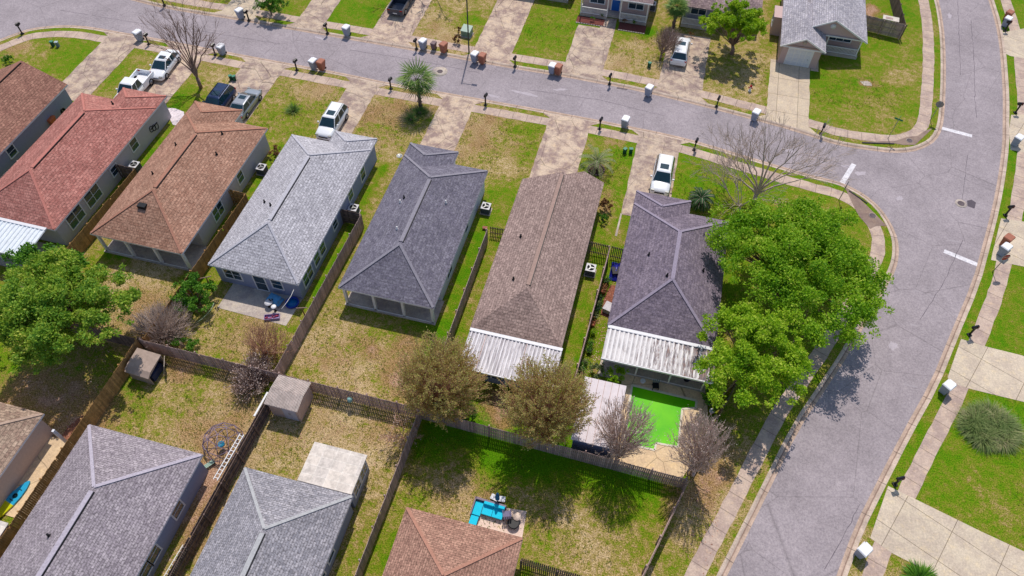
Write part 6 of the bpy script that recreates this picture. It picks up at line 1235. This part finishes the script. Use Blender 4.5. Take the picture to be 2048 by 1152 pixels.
# palms
def fan(fb, c, d, L, r, n=12):
    up = Vector((0, 0, 1)); s = d.cross(up); s = s.normalized() if s.length > .05 else Vector((1, 0, 0)); nn = s.cross(d).normalized()
    for k in range(n):
        a = (k / (n - 1) - .5) * 2.3; q = (d * math.cos(a) + s * math.sin(a)); q = (q + Vector((0, 0, -.25 - .2 * abs(a)))).normalized(); fb.leaf(c, q, nn, L * (1 - .25 * abs(a) / 1.35) * r.uniform(.85, 1.1), .11)
def fan_palm(label, px, py, H, crown_r, seed, dead=True, n=26, base=True):
    r = random.Random(seed); t = thing('fan_palm', label, 'palm tree', P(px, py, 0)); tb = MB(); tb.tube([(0, 0, -.1), (0, .02, H * .4), (.0, .05, H)], [.2, .17, .2], 10)
    for k in range(int(H * 9)): a = k * 2.4; z = .3 + k / 9; tb.bar((.15 * math.cos(a), .15 * math.sin(a), z), (.3 * math.cos(a), .3 * math.sin(a), z + .16), .08, .05)
    tb.build('trunk', M['fence_dark'], t); fb = Fast(); pb = MB()
    for k in range(n):
        a = k * 2.4; e = 1.25 - 1.75 * (k / n) ** .9 + r.uniform(-.1, .1); d = Vector((math.cos(a) * math.cos(e), math.sin(a) * math.cos(e), math.sin(e))); c = Vector((0, .05, H + .1)) + d * crown_r * (.16 + .22 * ((k * 7) % 5) / 4)
        pb.tube([(0, .05, H), c], [.02, .012], 3, cap=False); fan(fb, c, (d + Vector((0, 0, -.12))).normalized(), crown_r * .68, r)
    pb.build('leaf_stalks', LEAF['sago'], t); fb.build('fronds', LEAF['palm'], t)
    return t
fan_palm('tall fan palm in the front yard with spiky undergrowth at its foot', 841, 216, 3.5, 2.7, 61, n=28)
fan_palm('fan palm at the top edge beside the small porch house', 1346, 56, 2.6, 1.9, 62, n=30)
def feather_palm(label, px, py, H, L, n, leafm, seed, droop=.9, ll=.34, name='feather_palm', th=.2, steep=1.2, lw=.035):
    r = random.Random(seed); t = thing(name, label, 'palm tree', P(px, py, 0)); tb = MB(); tb.tube([(0, 0, -.1), (0, 0, H)], [th * 1.2, th], 10)
    for k in range(14): a = k * 2.4; tb.bar((th * .8 * math.cos(a), th * .8 * math.sin(a), H * k / 14), (th * 1.5 * math.cos(a), th * 1.5 * math.sin(a), H * k / 14 + .15), .08, .05)
    tb.build('trunk', M['bark'], t); fb = Fast(); pb = MB()
    for k in range(n):
        a = k * 2.4; e = steep - 1.0 * (k / n); d = Vector((math.cos(a) * math.cos(e), math.sin(a) * math.cos(e), math.sin(e))); p = Vector((0, 0, H)); pts = [p]; m = 9
        for i in range(m):
            d = (d + Vector((0, 0, -droop / m * 1.3))).normalized(); p = p + d * (L / m) * r.uniform(.95, 1.05); pts.append(p)
            s = d.cross(Vector((0, 0, 1))).normalized()
            for sgn in (-1, 1):
                for j in range(3):
                    c = pts[-2].lerp(p, j / 3); q = (s * sgn + d * .7 + Vector((0, 0, .25 if i < 4 else 0))).normalized(); fb.leaf(c, q, (Vector((0, 0, 1)) + s * sgn * .3).normalized(), ll * (1 - .5 * abs(i / m - .4)), lw)
        pb.tube(pts, .014, 3, cap=False)
    pb.build('leaf_ribs', M['bark_pale'], t); fb.build('fronds', LEAF[leafm], t); return t
feather_palm('grey green pindo palm with arching fronds in its round bed', 1192, 338, .9, 2.1, 18, 'pindo', 63, 1.35, .36, steep=1.3, lw=.045)
feather_palm('dark green sago palm at the front corner of the purple grey roof', 1398, 412, 1.0, 1.35, 34, 'sago', 64, 1.3, .30, 'sago_palm', .17, lw=.06)
mb = MB(); t = thing('planter_ring', 'dark round bed edging under the grey green pindo palm', 'garden edging', P(1192, 340, 0))
for k in range(18): a = k / 18 * 6.283; mb.box(-.1, -.07, 0, .1, .07, .14, Matrix.Translation((.8 * math.cos(a), .8 * math.sin(a), 0)) @ Matrix.Rotation(a + 1.57, 4, 'Z'))
mb.build('edging_blocks', M['fence_dark'], t); mb = MB(); mb.lathe([(.72, 0), (.72, .04), (.05, .06)], n=18); mb.build('mulch', plain('dark_mulch', (86, 62, 52), .95, .3, 10), t)
def blades(label, px, py, n, L, spread, leafm, seed, name='ornamental_grass', cat='plant', w_=.035, h=.0, ry=None, droop=.8, cen=((0, 0),)):
    r = random.Random(seed); t = thing(name, label, cat, P(px, py, 0)); t['kind'] = 'thing'; fb = Fast(); ry = ry or spread
    for k in range(n):
        cx_, cy_ = cen[k % len(cen)]
        a = r.uniform(0, 6.283); k0 = r.random() ** .6; b = Vector((cx_ + math.cos(a) * spread * .4 * k0, cy_ + math.sin(a) * ry * .4 * k0, 0)); e = r.uniform(.5, 1.45) - .5 * k0; d = Vector((math.cos(a) * math.cos(e), math.sin(a) * math.cos(e), math.sin(e))); p = b; l = L * r.uniform(.6, 1.1)
        s = d.cross(Vector((0, 0, 1))).normalized() * w_ / 2
        i0 = len(fb.v); pts = []
        for i in range(5):
            wk = (1 - i / 4.2); pts += [p + s * wk, p - s * wk]; p = p + d * (l / 4); d = (d + Vector((0, 0, -droop * .33))).normalized()
        fb.v += pts
        for i in range(4): fb.f.append((i0 + 2 * i, i0 + 2 * i + 1, i0 + 2 * i + 3, i0 + 2 * i + 2))
    fb.build('blades', LEAF[leafm], t); tb = MB(); tb.lathe([(spread * .3, 0), (spread * .22, .1), (.05, .14)], n=10); tb.build('crown_base', M['bark'], t); return t
blades('large mounded clump of pampas grass on the right lawn', 1978, 862, 5200, 1.35, 1.3, 'pampas', 71, w_=.05, droop=1.1, cen=((0, 0), (-.9, .7), (.8, .9), (-.6, -.8), (.8, -.5), (.1, 1.3), (-1.2, -.1), (1.3, .3)))
blades('spiky dark yucca with yellow tips in the front lawn above the white suv', 586, 222, 150, 1.0, .55, 'palm', 72, 'yucca', w_=.07, droop=.25)
blades('spiky green leaves on the grass around the fan palm trunk', 840, 226, 220, .9, .9, 'palm', 73, 'agave', w_=.08, droop=.4)
blades('spiky agave clump left of the fan palm foot', 822, 240, 160, .9, .7, 'palm', 74, 'agave', w_=.08, droop=.4)
blades('strappy green leaved clump at the bottom edge by the pavement', 1838, 1160, 420, 1.1, 1.3, 'bush', 75, w_=.09, droop=.7)
blades('small spiky clump on the far left front lawn', 14, 116, 60, .5, .3, 'palm', 76, 'yucca', w_=.06, droop=.3)
# clipped flowers in the beds
for k, (px, py, lm, lb) in enumerate([(1186, 38, 'bush', 'small dark plant in the left flower bed, near its left end'), (1203, 32, 'pindo', 'small grey plant in the left flower bed by the walkway'), (1250, 44, 'brown', 'small brownish plant in the right flower bed, left'), (1268, 46, 'bush', 'small dark plant in the right flower bed, right'), (1383, 70, 'brown', 'brown plant under the railing of the small porch house'),
    (1649, 84, 'bush', 'dark shrub in the shade of the garage house porch, left'), (1668, 88, 'bush', 'dark shrub in the shade of the garage house porch, middle'), (1688, 90, 'bush', 'dark shrub in the shade of the garage house porch, right')]):
    crown_tree(lb, px, py, .3, .32, .26, .28, lm, 80 + k, 5, 40, .1, name='bedding_plant', cat='plant', th=.02)
# potted plants along the fence of the pool house


# litter and tufts nobody could count
def scatter(name, mat, rects, n, fn):
    r = random.Random(99); fb = Fast(); tot = sum((x1 - x0) * (y1 - y0) * k for x0, x1, y0, y1, k in rects)
    for x0, x1, y0, y1, k in rects:
        for _ in range(int(n * (x1 - x0) * (y1 - y0) * k / tot)):
            p = Vector((r.uniform(x0, x1), r.uniform(y0, y1), .01))
            if noise.noise((p.x * .5, p.y * .5, 3)) < r.uniform(-.35, .25): continue
            fn(fb, p, r)
    o = fb.build(name, mat, None); return tag(o, kind='stuff')
def litter(fb, p, r): fb.leaf(p, Vector((r.uniform(-1, 1), r.uniform(-1, 1), .1)).normalized(), Vector((r.uniform(-.3, .3), r.uniform(-.3, .3), 1)), r.uniform(.06, .16), r.uniform(.05, .11))
def tuft(fb, p, r):
    for _ in range(3): fb.leaf(p, Vector((r.uniform(-1, 1), r.uniform(-1, 1), .8)).normalized(), rv(r), r.uniform(.08, .17), .045)
tag(scatter('leaf_litter', leafmat('dry_leaf_litter', (146, 96, 78), (204, 160, 138), (226, 204, 190), .1), [(-25.6, -24.7, 2, 18, 2.2), (-44, -36.6, 15, 22, 1.2), (-38, -37, 8, 16, 2), (8.2, 10.4, 16, 26, 1), (-24, -13, 18, 22, .3), (-.9, .3, 30, 40, 2), (-21, -13, 23, 29, .35)], 2600, litter), 'dry leaves and small debris scattered over the bare soil patches', 'leaf litter')
tag(scatter('grass_tufts', leafmat('grass_blades', (84, 120, 20), (140, 150, 50), (206, 190, 120), .3), [(-46.4, -36, 23, 30, 1), (-35, -25, 23, 27.5, 1), (-23.8, -12.6, 23, 30.5, 1), (-12, -2, 23, 26, 1), (-12.2, 3.6, 15.2, 21.8, 1), (-23.6, -12.9, 15, 22, 1), (-35.9, -25, 15, 22, 1), (-40.7, -33.3, 49, 56.5, .8), (-29.5, -22.6, 49, 57, .8), (-18.6, -10.8, 49, 57.5, .8), (-6, -1.4, 49, 56, .8), (3.5, 11, 49, 56, .8), (-6.3, -.6, 70, 76, .8), (4.7, 11.3, 70, 76, .8), (16.2, 26, 69, 75, .7), (-16.9, -11.3, 70, 77, .7), (31, 40, 24, 36, .6)], 15000, tuft), 'short loose grass tufts over the lawns', 'grass')
PL = [(1213, 566, 'bush', 'dark', 'pot with glossy plant by the brick path, nearest the blue tarp'), (1209, 578, 'brown', 'terra', 'reddish pot group below the brick path, upper'), (1206, 586, 'brown', 'terra', 'reddish pot group below the brick path, lower'), (1199, 602, 'sago', 'dark', 'black pot with dark foliage against the pale capped fence'), (1198, 612, 'pindo', 'dark', 'black pot with grey green foliage against the pale capped fence'),
      (1194, 622, 'sago', 'dark', 'black pot below the grey green one along the fence'), (1189, 636, 'pindo', 'dark', 'wide planter with pale succulent along the fence'), (1184, 652, 'brown', 'terra', 'pot with wine coloured foliage halfway down the fence'), (1186, 668, 'yel', 'dark', 'bright yellow green bushy pot halfway down the fence'), (1181, 690, 'bush', 'dark', 'dark bushy pot level with the patio gutter'), (1178, 704, 'bush', 'dark', 'dark green potted plant beside the patio roof corner'), (1170, 728, 'pindo', 'dark', 'large grey green plant at the lower end of the pot row'), (1163, 740, 'bush', 'dark', 'last dark pot at the lower end of the fence')]
def pots():
    pr = {}
    for k, (px, py, lm, pm, lb) in enumerate(PL):
        p = P(px, py, 0); t = thing('potted_plant', lb, 'potted plant', p, 0, 'potted plants along the pool house fence'); s = rnd.uniform(.8, 1.35)
        mb = MB(); mb.lathe([(.13 * s, 0), (.19 * s, .3 * s), (.21 * s, .32 * s), (.17 * s, .32 * s), (.1 * s, .26 * s)], n=12); mb.build('pot', M['pot_dark'] if pm == 'dark' else M['pot_terra'], t)
        fb = Fast(); r = random.Random(k); leafball(fb, Vector((0, 0, .45 * s)), .34 * s, 130, .12, r); fb.build('foliage', LEAF[lm], t)

pots()
